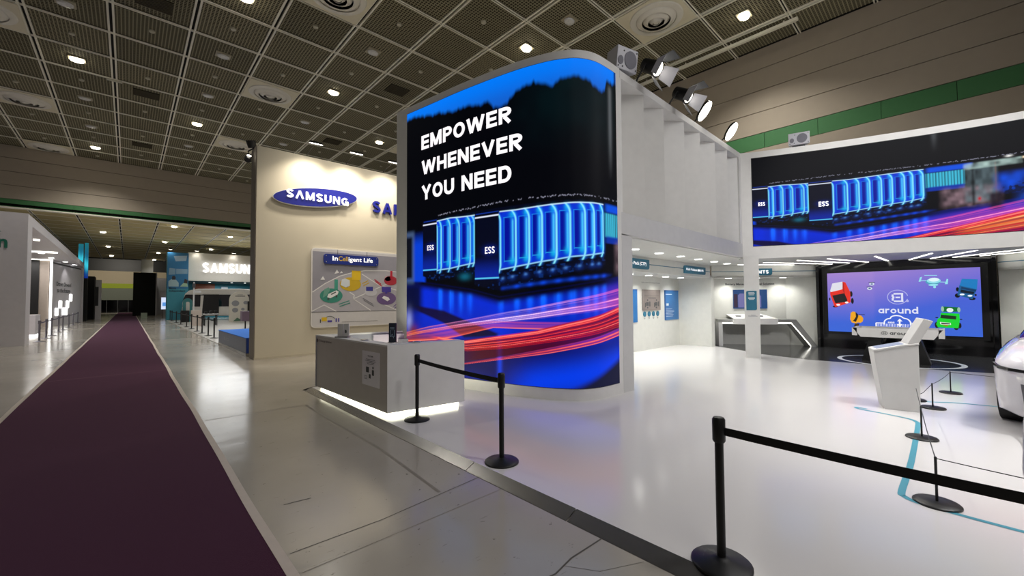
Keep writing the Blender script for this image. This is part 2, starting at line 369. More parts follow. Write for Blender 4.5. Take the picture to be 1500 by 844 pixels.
floor = struct(MB().box((-22, -9, -.1), (18, 108, 0)).build('floor', FLOORM))
JOINT = mat('dark_floor_joint', (84, 80, 74), .7, noise=.3, scale=20)
JOINTL = mat('faint_floor_joint', (128, 121, 110), .5, noise=.2, scale=20)
def joint(pts, w, m=JOINT):
    mb = MB()
    for (a, b), (c, d) in zip(pts, pts[1:]):
        L = math.hypot(c-a, d-b); nx, ny = -(d-b)/L*w/2, (c-a)/L*w/2
        mb.add([(a+nx, b+ny, .0015), (a-nx, b-ny, .0015), (c-nx, d-ny, .0015), (c+nx, d+ny, .0015)], [(0, 1, 2, 3)])
    mb.build('floor_joint', m, floor)
joint([(.8, 3.0), (1.43, 2.98), (2.45, 3.06)], .007); joint([(.8, 2.74), (1.31, 2.735), (2.43, 2.73)], .005, JOINTL)
joint([(1.55, 1.66), (1.75, 1.70), (1.91, 1.67), (2.1, 1.70), (2.43, 1.69)], .012)
joint([(1.75, 1.70), (1.9, 1.2), (2.3, 1.15)], .003); joint([(2.0, 1.69), (2.12, 1.5), (2.4, 1.36)], .003)
joint([(1.99, 3.06), (2.09, 4.4), (2.1, 7.1)], .03, JOINTL); joint([(.8, 7.16), (2.3, 7.1)], .014, JOINTL)
joint([(-5, 13.5), (-1.3, 13.4)], .02); joint([(.8, 13.4), (4.3, 13.4)], .016, JOINTL)
joint([(.8, 21.5), (2.6, 21.5)], .02, JOINTL); joint([(-6, 7.2), (-1.3, 7.2)], .015, JOINTL); joint([(.95, 3.75), (1.15, 3.72)], .01)

# ------------------------------------------------------------------ ceiling
ZC = 11.24; CX, CYY, SX, SY = 3.5646, 13.8106, 2.0781, 2.0732
X_WALL, Y_END = 17.5, 38.5
def panel_material():
    m = bpy.data.materials.new('eggcrate_ceiling_panel'); m.use_nodes = True; nt = m.node_tree; b = nt.nodes['Principled BSDF']; L = nt.links.new; N = nt.nodes.new
    tc = N('ShaderNodeTexCoord'); sp = N('ShaderNodeSeparateXYZ'); L(tc.outputs['Object'], sp.inputs[0])
    def cell(out, period):
        a = N('ShaderNodeMath'); a.operation = 'MULTIPLY'; a.inputs[1].default_value = 1/period; L(out, a.inputs[0])
        f = N('ShaderNodeMath'); f.operation = 'FRACT'; L(a.outputs[0], f.inputs[0])
        s = N('ShaderNodeMath'); s.operation = 'SUBTRACT'; s.inputs[1].default_value = .5; L(f.outputs[0], s.inputs[0])
        q = N('ShaderNodeMath'); q.operation = 'ABSOLUTE'; L(s.outputs[0], q.inputs[0]); return q.outputs[0]
    x = cell(sp.outputs[0], .098); y = cell(sp.outputs[1], .098)
    lx = N('ShaderNodeMath'); lx.operation = 'LESS_THAN'; lx.inputs[1].default_value = .34; L(x, lx.inputs[0])
    ly = N('ShaderNodeMath'); ly.operation = 'LESS_THAN'; ly.inputs[1].default_value = .34; L(y, ly.inputs[0])
    h = N('ShaderNodeMath'); h.operation = 'MULTIPLY'; L(lx.outputs[0], h.inputs[0]); L(ly.outputs[0], h.inputs[1])
    ob = N('ShaderNodeObjectInfo'); rr = N('ShaderNodeMapRange'); rr.inputs['To Min'].default_value = .85; rr.inputs['To Max'].default_value = 1.12; L(ob.outputs['Random'], rr.inputs[0])
    mx = N('ShaderNodeMix'); mx.data_type = 'RGBA'; mx.inputs[6].default_value = srgb(154, 148, 124)+(1,); mx.inputs[7].default_value = srgb(58, 54, 44)+(1,); L(h.outputs[0], mx.inputs[0])
    m2 = N('ShaderNodeMix'); m2.data_type = 'RGBA'; m2.blend_type = 'MULTIPLY'; m2.inputs[0].default_value = 1; L(mx.outputs[2], m2.inputs[6]); L(rr.outputs[0], m2.inputs[7])
    L(m2.outputs[2], b.inputs['Base Color']); b.inputs['Roughness'].default_value = .8; b.inputs['Specular IOR Level'].default_value = .15
    return m
PANELM = panel_material()
BARM = mat('beige_ceiling_bar', (246, 242, 228), .6)
DECK = mat('dark_plenum', (20, 18, 15), .95)
CREAMP = mat('cream_diffuser_plate', (232, 224, 200), .55)
RINGM = mat('grey_diffuser_ring', (236, 232, 222), .5)
ceiling = struct(thing('ceiling', 'x', 'x', (0, 0, ZC))); del ceiling['label'], ceiling['category']
MB().box((-22, -9, ZC+.09), (X_WALL, Y_END, ZC+.2)).build('deck', DECK, ceiling)
pm = MB().box((-.955, -.985, 0), (.955, .985, .03)).mesh('panel', PANELM)
DIFF = [(-3.5, 3.5), (-3.5, 7.5), (.5, 3.5), (.5, 7.5), (.5, -.5), (4.5, -3.5), (-3.5, 11.39), (-3.5, -.5), (4.5, .5), (4.5, 4.5)]
LIT = [(-2.5, 4.5), (-.5, 6.5), (-2.5, 10.5), (1.5, 2.5), (3.5, -1.5), (5.5, -4.5), (3.5, 4.5), (-.5, .5)]
UNLIT = [(-2.5, 2.5), (-.5, 2.5), (-2.5, 6.5), (-.5, 4.5), (-2.5, 8.5), (-.5, 8.5), (1.5, .5), (3.5, -2.5), (1.5, 4.5), (1.5, 6.5), (3.5, 2.5)]
VENT = [(-1.5, 5.4), (-1.5, 9.4), (-1.5, 1.6), (2.5, 1.5), (2.5, 5.4)]
def cpos(i, j): return (CX+SX*i, CYY+SY*j)
dset = {(math.floor(i), math.floor(j)) for i, j in DIFF}
for i in range(-9, 7):
    for j in range(-9, 12):
        x, y = cpos(i+.5, j+.5)
        if x > X_WALL+.2 or (i, j) in dset: continue
        if in_view((x, y, ZC), 1.22):
            o = bpy.data.objects.new('panel', pm); COL.objects.link(o); o.parent = ceiling
            if x+.96 > X_WALL-.02:
                w = X_WALL-.05-(x-.955); o.scale.x = w/1.91; x = x-.955+w/2
            o.location = (x, y, .02)
bars = {}
for i in range(-9, 7):
    x = CX+SX*i
    for s in (-1, 1): MB().box((x+s*.066-.028, -9, ZC-.02), (x+s*.066+.028, Y_END, ZC+.05)).build('bar', BARM, ceiling)
    for j in range(-9, 12):                       # short struts across the black channel
        y = CYY+SY*j
    MB().box((x-.05, -9, ZC+.05), (x+.05, Y_END, ZC+.085)).build('channel', BLACKF, ceiling)
for j in range(-9, 12):
    y = CYY+SY*j
    for s in (-1, 1): MB().box((-16, y+s*.040-.017, ZC-.028), (X_WALL, y+s*.040+.017, ZC-.004)).build('bar', BARM, ceiling)

# air diffusers, lamps, grilles, sprinklers in the ceiling
def diffuser(i, j, label):
    x, y = cpos(i, j); t = thing('air_diffuser', label, 'vent', (x, y, ZC-.06), 'round air diffusers in the hall ceiling')
    if diffuser.src:
        for ch in diffuser.src.children:
            c = ch.copy(); COL.objects.link(c); c.parent = t
        return
    diffuser.src = t
    MB().box((x-.96, y-.98, ZC-.055), (x+.96, y+.98, ZC-.035)).build('plate', CREAMP, t)
    MB().lathe([(.80, 0), (.80, -.004)], (x, y, ZC-.056), 40).build('throat', mat('dark_throat', (52, 50, 45), .8), t)
    for r0, r1, dz in ((.86, .68, .05), (.66, .47, .10), (.45, .28, .13), (.26, .12, .15)):
        MB().lathe([(r0, 0), (r0-.02, -.03), (r1, -dz), (r1-.012, -dz), (r0-.05, -.012)], (x, y, ZC-.062), 40).build('ring', RINGM, t, smooth=True)
    MB().lathe([(.09, 0), (.09, -.13), (.05, -.15), (.01, -.15)], (x, y, ZC-.062), 24).build('hub', RINGM, t, smooth=True)
diffuser.src = None
for (i, j), lab in zip(DIFF, ['round ceiling air diffuser at the left edge above the purple carpet', 'round ceiling air diffuser above the left white booth, second from the edge',
        'round white ceiling air diffuser nearest above the oval sign wall', 'round white ceiling air diffuser over the top corner of the beige sign wall',
        'round ceiling air diffuser cut by the top edge of the photo', 'large round ceiling air diffuser beside the speaker on the display wall',
        'round ceiling air diffuser tucked against the far end wall', 'round ceiling air diffuser out over the near aisle', 'round ceiling air diffuser above the slatted white fascia', 'round ceiling air diffuser hidden behind the display wall']):
    x, y = cpos(i, j)
    if in_view((x, y, ZC), 1.1): diffuser(i, j, lab)
RIMM = mat('lamp_rim', (170, 162, 140), .4)
GLASSL = mat('unlit_lamp_glass', (222, 222, 222), .15, noise=.35, scale=14, spec=.8)
DLIT = mat('lit_downlight_glass', (255, 255, 255), .4, emit=(255, 246, 222), emit_s=22)
def downlight(x, y, z, lit, label, group, pw=0, s=1.0):
    t = thing('ceiling_light', label, 'ceiling light', (x, y, z), group)
    key = (lit, s)
    if key in downlight.src:
        for ch in downlight.src[key].children:
            if ch.type == 'MESH': c = ch.copy(); COL.objects.link(c); c.parent = t
    else:
        downlight.src[key] = t
        MB().box((x-.24*s, y-.2*s, z-.03), (x+.24*s, y+.2*s, z+.02)).build('frame', RIMM, t)
        M = Matrix.Diagonal((1.15, .9, 1))
        MB().lathe([(.16*s, 0), (.18*s, -.02), (.16*s, -.06), (.08*s, -.085), (.01, -.09)], (x, y, z-.03), 20, M).build('lens', DLIT if lit else GLASSL, t, smooth=True)
    if lit and pw: lamp('SPOT', (x, y, z-.16), pw, (1, .95, .86), .12, aim=(x, y, 0), angle=125, blend=.8, parent=t)
downlight.src = {}
LITL = ['lit ceiling downlight over the purple carpet near the left edge', 'lit ceiling downlight above the beige sign wall, left of the round diffuser', 'small lit ceiling downlight close to the end wall soffit, above the carpet',
        'lit ceiling downlight midway between the round diffuser and the display wall', 'lit square ceiling downlight just above the curved top of the display wall', 'lit square ceiling downlight by the long ceiling rail at the top right',
        'lit ceiling downlight right above the blue oval sign wall lamps', 'lit ceiling downlight cut off by the top edge of the photo']
for (i, j), lab in zip(LIT, LITL): downlight(*cpos(i, j), ZC, True, lab, 'lit downlights in the hall ceiling', 950)
UROW = {-2.5: 'row over the middle of the purple carpet', -.5: 'row over the right carpet edge', 1.5: 'row running above the beige wall', 3.5: 'row beside the display wall top'}; ucount = {}
for i, j in sorted(UNLIT, key=lambda q: q[1]):
    ucount[i] = ucount.get(i, -1)+1; downlight(*cpos(i, j), ZC, False, '%s unlit glass ceiling downlight in the %s' % (ORD[ucount[i]], UROW[i]), 'unlit downlights in the hall ceiling')
GRM = mat('dark_ceiling_grille', (84, 77, 60), .8)
vsrc = None
for k, (i, j) in enumerate(VENT):
    x, y = cpos(i, j)
    t = thing('ceiling_grille', ['dark square ceiling grille left of the lit downlight row over the carpet', 'dark ceiling grille close to the end wall', 'dark square ceiling grille at the top left edge', 'dark square ceiling grille beside the top left corner of the display wall', 'dark ceiling grille above the beige sign wall lamps'][k], 'grille', (x, y, ZC))
    if vsrc is None:
        vsrc = t; MB().box((x-.45, y-.38, ZC-.012), (x+.45, y+.38, ZC+.018)).build('backing', mat('grille_back', (40, 37, 30), .9), t)
        for q in range(9): MB().box((x-.44, y-.37+q*.085, ZC-.03), (x+.44, y-.345+q*.085, ZC-.012)).build('slat', GRM, t)
    else:
        for ch in vsrc.children: c = ch.copy(); COL.objects.link(c); c.parent = t
used = {(math.floor(a), math.floor(b)) for a, b in DIFF+LIT+UNLIT}
SPRM = mat('pale_sprinkler_cap', (190, 186, 170), .5); smesh = MB().lathe([(.085, 0), (.085, -.05), (.05, -.07)], n=10).mesh('sprinkler', SPRM)
for i in range(-4, 7):
    for j in range(-6, 12):
        x, y = cpos(i+.5, j+.5)
        if (i+j) % 2 == 0 and (i, j) not in used and x < X_WALL-.5 and in_view((x, y, ZC), 1.05):
            o = bpy.data.objects.new('sprinkler', smesh); COL.objects.link(o); o.location = (x, y, ZC+.02)
            tag(o, 'small pale sprinkler cap in the middle of a dark ceiling panel', 'sprinkler', 'sprinkler caps in the ceiling panels')
bx, by = cpos(-2, 5.02); tag(MB().box((bx-.24, by-.06, ZC-.09), (bx+.24, by+.06, ZC-.025)).build('ceiling_marker', SPRM, None, bevel=.015), 'short pale bar fixed across a black ceiling channel', 'light')
x, y0 = cpos(6.12, -5.1)[0], cpos(0, -5.1)[1]
t = thing('ceiling_rail', 'long pale rail hung under the ceiling beside the right hall wall', 'rail', (x, y0, ZC-.15))
MB().box((x-.06, y0, ZC-.2), (x+.06, y0+9.5, ZC-.1)).build('rail_bar', BARM, t)
for k in range(6): MB().cyl((x, y0+.4+k*1.7, ZC-.1), (x, y0+.4+k*1.7, ZC-.02), .02, 8).build('hanger', BARM, t)

# ------------------------------------------------------------------ hall walls
WALLP = mat('brown_grey_wall_panel', (172, 161, 146), .75, noise=.05, scale=3)
GREENP = mat('green_wall_panel', (66, 124, 76), .65)
ZB = [11.24, 10.46, 9.64, 8.81, 7.98]
we = struct(thing('wall_end', 'x', 'x', (0, Y_END, 0))); del we['label'], we['category']
MB().box((-22, Y_END+.06, 7.5), (X_WALL, Y_END+.4, ZC+.1)).build('backing', BLACKF, we)
for a, b in zip(ZB, ZB[1:]): MB().box((-22, Y_END, b+.012), (X_WALL-.02, Y_END+.07, a-.012)).build('panel', WALLP, we)
gm = MB().box((-.82, 0, 0), (.82, .06, .46)).mesh('green_panel', GREENP)
for k in range(-10, 11):
    o = bpy.data.objects.new('green_panel', gm); COL.objects.link(o); o.parent = we; o.location = (k*1.65-.2, 0, 7.51)
MB().box((-22, Y_END-.03, 7.44), (X_WALL, Y_END+.42, 7.5)).build('soffit_edge', BARM, we)
wr = struct(thing('wall_right', 'x', 'x', (X_WALL, 0, 0))); del wr['label'], wr['category']
MB().box((X_WALL+.06, -9, 0), (X_WALL+.3, Y_END, ZC+.1)).build('backing', BLACKF, wr)
for a, b in zip(ZB+[7.40, 5.6, 3.8, 2.0], ZB[1:]+[7.40, 5.6, 3.8, 2.0, 0]):
    if a == 7.98: continue
    MB().box((X_WALL, -9, b+.012), (X_WALL+.07, Y_END-.05, a-.012)).build('panel', WALLP, wr)
gm2 = MB().box((0, -.818, 0), (.06, .818, .565)).mesh('green_panel', GREENP)
for k in range(-5, 23):
    o = bpy.data.objects.new('green_panel', gm2); COL.objects.link(o); o.parent = wr; o.location = (0, -.31+.825+k*1.65, 7.405)
# lower ceiling beyond the end wall
ZL = 7.5
cl = struct(thing('ceiling', 'x', 'x', (0, Y_END, ZL))); del cl['label'], cl['category']
MB().box((-14, Y_END, ZL+.04), (16, 75.3, ZL+.2)).build('deck', DECK, cl); MB().box((-14, 75.3, ZL-.02), (16, 75.5, 10.4)).build('upstand', DECK, cl); MB().box((-14, 75.5, 10.2), (16, 104, 10.4)).build('deck', DECK, cl)
LOWP = mat('dim_lower_ceiling_panel', (206, 192, 142), .8, noise=.1, scale=2)
lp = MB().box((-.95, -1.0, 0), (.95, 1.0, .03)).mesh('panel', LOWP)
rest = MB()
for i in range(-5, 6):
    for j in range(0, 17):
        x, y = -.55+2.05*i+1.02, Y_END+.1+2.08*j+1.04
        if j < 9 and in_view((x, y, ZL), 1.05):
            o = bpy.data.objects.new('panel', lp); COL.objects.link(o); o.parent = cl; o.location = (x, y-Y_END, 0)
        else: rest.box((x-.95, y-1.0, ZL), (x+.95, y+1.0, ZL+.03))
stuff(rest.build('panel_field', LOWP, cl))
for i in range(-5, 7):
    x = -.55+2.05*i
    for s in (-1, 1): MB().box((x+s*.06-.018, Y_END, ZL-.02), (x+s*.06+.018, 75.2, ZL+.03)).build('bar', BARM, cl)
for j in range(0, 18):
    MB().box((-11, Y_END+.1+2.08*j-.02, ZL-.02), (12, Y_END+.1+2.08*j+.02, ZL+.02)).build('bar', BARM, cl)
lcount = {}
for x, y in [(-1.6, 47.1), (-1.6, 58.5), (-1.6, 69.9), (2.45, 40.2), (2.45, 51.0), (2.45, 62.6), (6.5, 43.4), (6.5, 55.0), (2.45, 73)]:
    lcount[x] = lcount.get(x, -1)+1
    downlight(x, y, ZL, True, '%s lit downlight past the end wall in the %s' % (ORD[lcount[x]], {-1.6: 'row over the carpet', 2.45: 'row just right of the carpet', 6.5: 'row above the teal booth'}[x]), 'lit downlights in the lower ceiling', 90, .8)
# far end of the building
wf = struct(thing('wall_far', 'x', 'x', (0, 102, 0))); del wf['label'], wf['category']
MB().box((-14, 102.0, 5.17), (14, 102.3, 7.4)).build('upper_panel', mat('cream_far_wall', (206, 190, 160), .6, emit=(206, 190, 160), emit_s=0), wf)
MB().box((-14, 101.95, 4.33), (14, 102.25, 5.17)).build('lime_band', mat('lime_band', (178, 196, 40), .6), wf)
MB().box((-14, 102.0, 2.2), (14, 102.3, 4.33)).build('grey_panel', mat('grey_green_far_wall', (128, 134, 120), .6), wf)
MB().box((-14, 102.2, 0), (14, 102.4, 2.2)).build('dark_glass', BLACKG, wf)
for k in range(-6, 7): MB().box((k*1.4-.05, 102.1, 0), (k*1.4+.05, 102.2, 2.2)).build('mullion', INKD, wf)
MB().box((-14, 102.1, 7.4), (14, 102.4, 9.7)).build('glazing', BLACKM, wf)
lamp('AREA', (-1, 90, 9.8), 900, (1, .93, .8), 4, aim=(-1, 101, 4), name='hall_fill_light')  # area fill added to lift the far wall, no fixture there


# ------------------------------------------------------------------ purple carpet
CARP = mat('purple_carpet', (62, 28, 50), .95, noise=.16, scale=220, bump=.5, spec=.1)
TAPE = mat('pale_carpet_tape', (204, 192, 182), .6, noise=.08, scale=15)
CARP.node_tree.nodes['Principled BSDF'].inputs['Sheen Weight'].default_value = .22; CARP.node_tree.nodes['Principled BSDF'].inputs['Sheen Tint'].default_value = (.75, .45, .62, 1)
carpet = thing('carpet_runner', 'long dark purple carpet runner with pale taped edges along the aisle', 'carpet', (-.25, 50, 0))
def wob(y, k): return .006*math.sin(y*.9+k)+.003*math.sin(y*2.3+k*2)
YS = [-3+.25*k for k in range(110)]+[24.5+1.5*k for k in range(50)]
mb = MB(); lv = []
for k, y in enumerate(YS):
    xl, xr = -1.26+wob(y, 0)*.6, .72+wob(y, 1)
    lv += [(xl, y, .007), (xr, y, .007)]
mb.add(lv, [(2*k, 2*k+1, 2*k+3, 2*k+2) for k in range(len(YS)-1)]); mb.build('pile', CARP, carpet)
for side, (e, k) in (('l', (-1.26, 0)), ('r', (.72, 1))):
    mb = MB(); lv = []
    for y in YS:
        x = e+wob(y, k)*(.6 if side == 'l' else 1); o = -.06 if side == 'l' else .06
        lv += [(min(x, x+o), y, .009), (max(x, x+o), y, .009)]
    mb.add(lv, [(2*q, 2*q+1, 2*q+3, 2*q+2) for q in range(len(YS)-1)]); mb.build('edge_tape', TAPE, carpet)
MB().add([(-1.24, 13.0, .0085), (.72, 13.18, .0085), (.72, 13.22, .0085), (-1.24, 13.05, .0085)], [(0, 1, 2, 3)]).build('seam', mat('worn_carpet_seam', (112, 74, 92), .9), carpet)

# ------------------------------------------------------------------ the white stand: platform
PZ = .05
def gloss_white():
    m = mat('glossy_white_vinyl', (222, 220, 220), .15, noise=.025, scale=.7, bump=0, spec=.5)
    return m
GW = gloss_white()
plat = thing('booth_platform', 'raised glossy white vinyl floor of the booth', 'platform', (9, 2, 0))
Rc = crom([(12.45, 3.9), (12.62, 3.6), (13.22, 2.23), (13.68, .95), (14.03, -.2), (14.25, -1.22), (14.36, -2.2), (14.38, -3.4)])
MB().box((2.53, -6, 0), (17.3, 8.22, PZ)).build('deck', GW, plat)
dark = [(14.82, 5.61), (13.99, 4.39), (13.54, 3.86), (13.12, 2.6), (13.2, 1.25), (13.22, .1), (13.42, -.62), (13.8, -2.0), (14.2, -3.4), (17.2, -3.4), (17.2, 3.0), (17.1, 4.1), (15.7, 6.0)]
MB().prism([(a, b, PZ) for a, b in dark], (0, 0, .003)).build('dark_floor_inset', mat('dark_grey_gloss_floor', (66, 66, 66), .14), plat)
mb = MB(); n = 64
for k in range(n):
    p, q = 2*math.pi*k/n, 2*math.pi*(k+1)/n; c = (14.28, .95)
    mb.add([(c[0]+r*math.cos(a), c[1]+r*math.sin(a), PZ+.006) for a in (p, q) for r in (1.1, 1.2)], [(0, 1, 3, 2)])
mb.build('floor_ring', INKW, plat)
tl = [(7.84, .86), (7.86, .98), (7.76, .93), (7.69, .66), (7.6, .43), (7.48, .34), (7.2, .315), (5.6, .30), (4.72, .315), (4.60, .29), (4.54, .22), (4.51, .05), (4.49, -.3), (4.46, -1.4)]
tl = [tuple(p) for p in crom([(a, b, 0) for a, b in tl], 5)]; mb = MB(); lv = []
for k, p in enumerate(tl):
    a = Vector(tl[max(k-1, 0)]); b = Vector(tl[min(k+1, len(tl)-1)]); d = (b-a).normalized(); w = .024
    lv += [(p[0]-d.y*w, p[1]+d.x*w, PZ+.002), (p[0]+d.y*w, p[1]-d.x*w, PZ+.002)]
mb.add(lv, [(2*k+1, 2*k+3, 2*k+2, 2*k) for k in range(len(tl)-1)]); mb.build('teal_line', TEALP, plat)
mb = MB(); q = [(8.5, .45), (8.9, .40), (9.1, .18), (9.3, -.2), (9.5, -1.6)]; q = [tuple(p) for p in crom([(a, b, 0) for a, b in q], 5)]; lv = []
for k, p in enumerate(q):
    d = (Vector(q[min(k+1, len(q)-1)])-Vector(q[max(k-1, 0)])).normalized(); lv += [(p[0]-d.y*.024, p[1]+d.x*.024, PZ+.002), (p[0]+d.y*.024, p[1]-d.x*.024, PZ+.002)]
mb.add(lv, [(2*k+1, 2*k+3, 2*k+2, 2*k) for k in range(len(q)-1)]); mb.build('teal_line', TEALP, plat)
# bright steel ramp edge in three lengths
for y0, y1 in ((-4, 1.995), (2.005, 3.255), (3.265, 8.22)):
    MB().prism([(2.415, y0, 0), (2.415, y1, 0), (2.53, y1, PZ), (2.53, y0, PZ)], (.004, 0, .004)).build('edge_trim', STEEL, plat)
MB().prism([(2.415, 8.34, 0), (2.53, 8.225, PZ), (4.3, 8.225, PZ), (4.3, 8.34, 0)], (0, .004, .004)).build('edge_trim', STEEL, plat)

# ------------------------------------------------------------------ big curved display wall
D = Curved(crom([(4.19, 8.0), (4.35, 7.06), (4.51, 6.12), (4.75, 5.08), (4.96, 4.49), (5.13, 4.2), (5.29, 4.03), (5.55, 3.91), (5.87, 3.88), (6.2, 3.88), (6.5, 3.88)]), -1)
if (D(0, 0, 1)-D(0, 0, 0)).x > 0: D.side = 1; D.N = -D.N
ZT = 5.74
dw = thing('display_wall', 'tall round-cornered white booth wall carrying a huge lit night-scene display', 'display wall', (5, 5.5, PZ))
p = D.path(0, float(np.interp(6.26, D.P[-60:, 0], D.S[-60:])), 60)
body = MB().prism([(q.x, q.y, PZ) for q in p]+[(6.26, 8.1, PZ), (4.19, 8.1, PZ)], (0, 0, ZT-PZ))
body.build('wall_body', WHITE, dw, smooth=True)
MB().box((6.265, 3.88, PZ), (6.6, 6.64, 2.79)).build('jamb', GREYP, dw)
# picture shown on both booth displays, as a function of arc length s and height z
def smooth(x, a, b):
    t = np.clip((x-a)/(b-a), 0, 1); return t*t*(3-2*t)
def lincol(*c): return np.array(srgb(*c))
def night_scene(s, z):
    sh = s.shape; C = np.zeros(sh+(3,))
    def over(mask, col): nonlocal C; m = np.clip(mask, 0, 1)[..., None]; C = C*(1-m)+m*np.asarray(col)
    def plus(mask, col): nonlocal C; C = C+mask[..., None]*np.asarray(col)
    def vn(t, seed, f):
        g = np.random.RandomState(seed).rand(4096); u = np.mod(t*f, 4095); i = u.astype(int); w = u-i; w = w*w*(3-2*w); return g[i]*(1-w)+g[(i+1) % 4096]*w
    def vn2(seed, fs, fz):
        g = np.random.RandomState(seed).rand(256, 256); u, v = np.mod(s*fs, 255), np.mod(z*fz, 255); i, j = u.astype(int), v.astype(int); a, b = u-i, v-j; a = a*a*(3-2*a); b = b*b*(3-2*b); i2, j2 = (i+1) % 256, (j+1) % 256
        return (g[i, j]*(1-a)+g[i2, j]*a)*(1-b)+(g[i, j2]*(1-a)+g[i2, j2]*a)*b
    def bump(c, w, t): return np.exp(-((t-c)/w)**2)
    tree_s = [-1, .294, .523, .6, .96, 1.37, 1.65, 1.91, 2.3, 2.487, 2.621, 2.8, 2.92, 3.084, 3.241, 3.428, 3.57, 3.709, 3.811, 3.943, 4.107, 4.278, 4.472, 4.616, 4.70, 4.75, 4.85, 5.0, 9]
    tree_z = [5.45, 5.44, 5.48, 5.43, 5.406, 5.327, 5.266, 5.288, 5.216, 5.231, 5.092, 5.06, 5.10, 5.198, 5.315, 5.338, 5.236, 5.174, 5.259, 5.31, 5.315, 5.262, 5.183, 5.10, 5.15, 5.33, 5.392, 5.396, 5.4]
    tz = np.interp(s, tree_s, tree_z)+.06*(vn(s, 5, 9)-.5)+.04*(vn(s, 6, 24)-.5)
    over(np.ones(sh), lincol(2, 3, 8)); over(smooth(s, 2.6, 4.0)*smooth(z, 3.9, 4.9)*(.5+.5*vn2(7, 5, 5)), lincol(2, 20, 24))
    sky = smooth(z-tz, -.06, .05)
    k = smooth(z, 5.0, 5.6)[..., None]; over(sky, lincol(20, 92, 200)*(1-k)+lincol(0, 122, 250)*k)
    over(.5*bump(4.84, .05, s)*smooth(z, 3.6, 4.6)*smooth(5.35-z, 0, .15), lincol(120, 125, 130)); over(.9*bump(5.0, .03, s)*smooth(z, 3.4, 3.8), lincol(1, 2, 3))
    def box(a, b, lo, hi, e=.008): return smooth(s-a, -e, e)*smooth(b-s, -e, e)*smooth(z-lo, -e, e)*smooth(hi-z, -e, e)
    # ground
    fl = np.interp(s, [-1, .79, 2.13, 2.73, 3.8, 5.1, 9], [2.15, 2.04, 1.86, 1.72, 1.855, 2.07, 2.5])
    over(smooth(.86-s, -.05, .05)*smooth(3.1-z, 0, .35), lincol(4, 64, 215))
    g = smooth(fl-z, -.02, .03); over(g, lincol(5, 14, 96))
    over(g*smooth(fl-z, .04, .2)*(.35+.75*vn2(9, 2.2, 1.1)), lincol(4, 44, 215))
    over(.85*box(.2, .52, 2.0, 3.08, .06), lincol(70, 92, 128)); over(box(.2, .46, 2.12, 2.98, .05), lincol(10, 14, 26)); over(.9*box(.2, .75, 1.45, 2.0, .12), lincol(3, 6, 20))
    cols = np.zeros(sh); cw = vn(s, 12, 26)
    for c in [2.76, 3.08, 3.33, 3.56, 3.81, 4.03, 4.26, 4.43, 4.62]: cols += bump(c, .055, s)
    for c in [1.30, 1.6, 1.85, 2.07]: cols += .9*bump(c, .06, s)
    plus(g*np.clip(cols*(.6+.6*cw), 0, 1)*smooth(fl-z, .04, .14)*smooth(z, 1.3, 1.75)*.95, lincol(12, 104, 240))
    pk = g*smooth(s, 3.9, 5.8)*smooth(fl-z, .05, .3)*smooth(z, 1.3, 1.6); over(pk*.9, lincol(120, 48, 178))
    over(g*bump(0, .06, z-(fl-.02))*smooth(s, .6, .8)*smooth(5.0-s, 0, .5), lincol(2, 3, 10))
    lowb = smooth(1.15-z, 0, .35); over(lowb*.92, lincol(14, 8, 60))
    over(lowb*smooth(s, 2.5, 3.5)*np.exp(-((z-.16-(s-2.7)*.20)/.30)**2), lincol(2, 60, 232)); over(lowb*smooth(s, 2.6, 3.0)*smooth(np.interp(s, [3.7, 5.1], [.15, .74])-z, -.02, .14), lincol(22, 24, 54))
    over(smooth(s, .6, 1.9)*smooth(2.9-s, 0, .8)*smooth(.5-z, 0, .4)*.6, lincol(6, 40, 170))
    zt = np.interp(s, [.3, .716, 1.395, 2.755, 2.9], [1.62, 1.58, 1.5, 1.10, 1.05]); zb = np.interp(s, [.3, .64, 1.4, 1.935, 2.755, 2.9], [1.5, 1.42, 1.2, .95, 1.02, 1.05])
    over(smooth(zt-z, 0, .06)*smooth(z-zb, 0, .06)*smooth(s, .45, .75)*smooth(2.85-s, 0, .1)*.93, lincol(16, 4, 18))
    over(bump(2.73, .05, s)*smooth(1.1-z, 0, .05)*.75, lincol(24, 70, 240)); over(.8*np.exp(-((s-.36)/.10)**2-((z-1.25)/.2)**2), lincol(150, 160, 220)); over(.8*np.exp(-((s-.5)/.14)**2-((z-1.05)/.12)**2), lincol(120, 40, 30))
    # containers
    def container(f0, f1, flo, fhi, ribs, tops, bots, q=1.0):
        m = box(f0, ribs[-1]+.06, 1.7, 3.27)*smooth(z-np.interp(s, [f0, f1, ribs[-1]], [flo-.12, flo-.22, bots[-1]-.2]), -.01, .01)
        over(m, lincol(3, 6, 26)); over(m*(vn2(14, 22, 26) > .72)*smooth(np.interp(s, ribs, bots)-z, 0, .04)*.5, lincol(12, 50, 120))
        T, B = np.interp(s, ribs, tops), np.interp(s, ribs, bots); ends = smooth(s-ribs[0], -.03, -.005)*smooth(ribs[-1]-s, -.03, .0)
        sd = ends*smooth(T-z, -.01, .015)*smooth(z-B, -.01, .015); over(sd, lincol(5, 26, 168)); over(sd*.8*smooth(z-B, .5, .9), lincol(8, 40, 200))
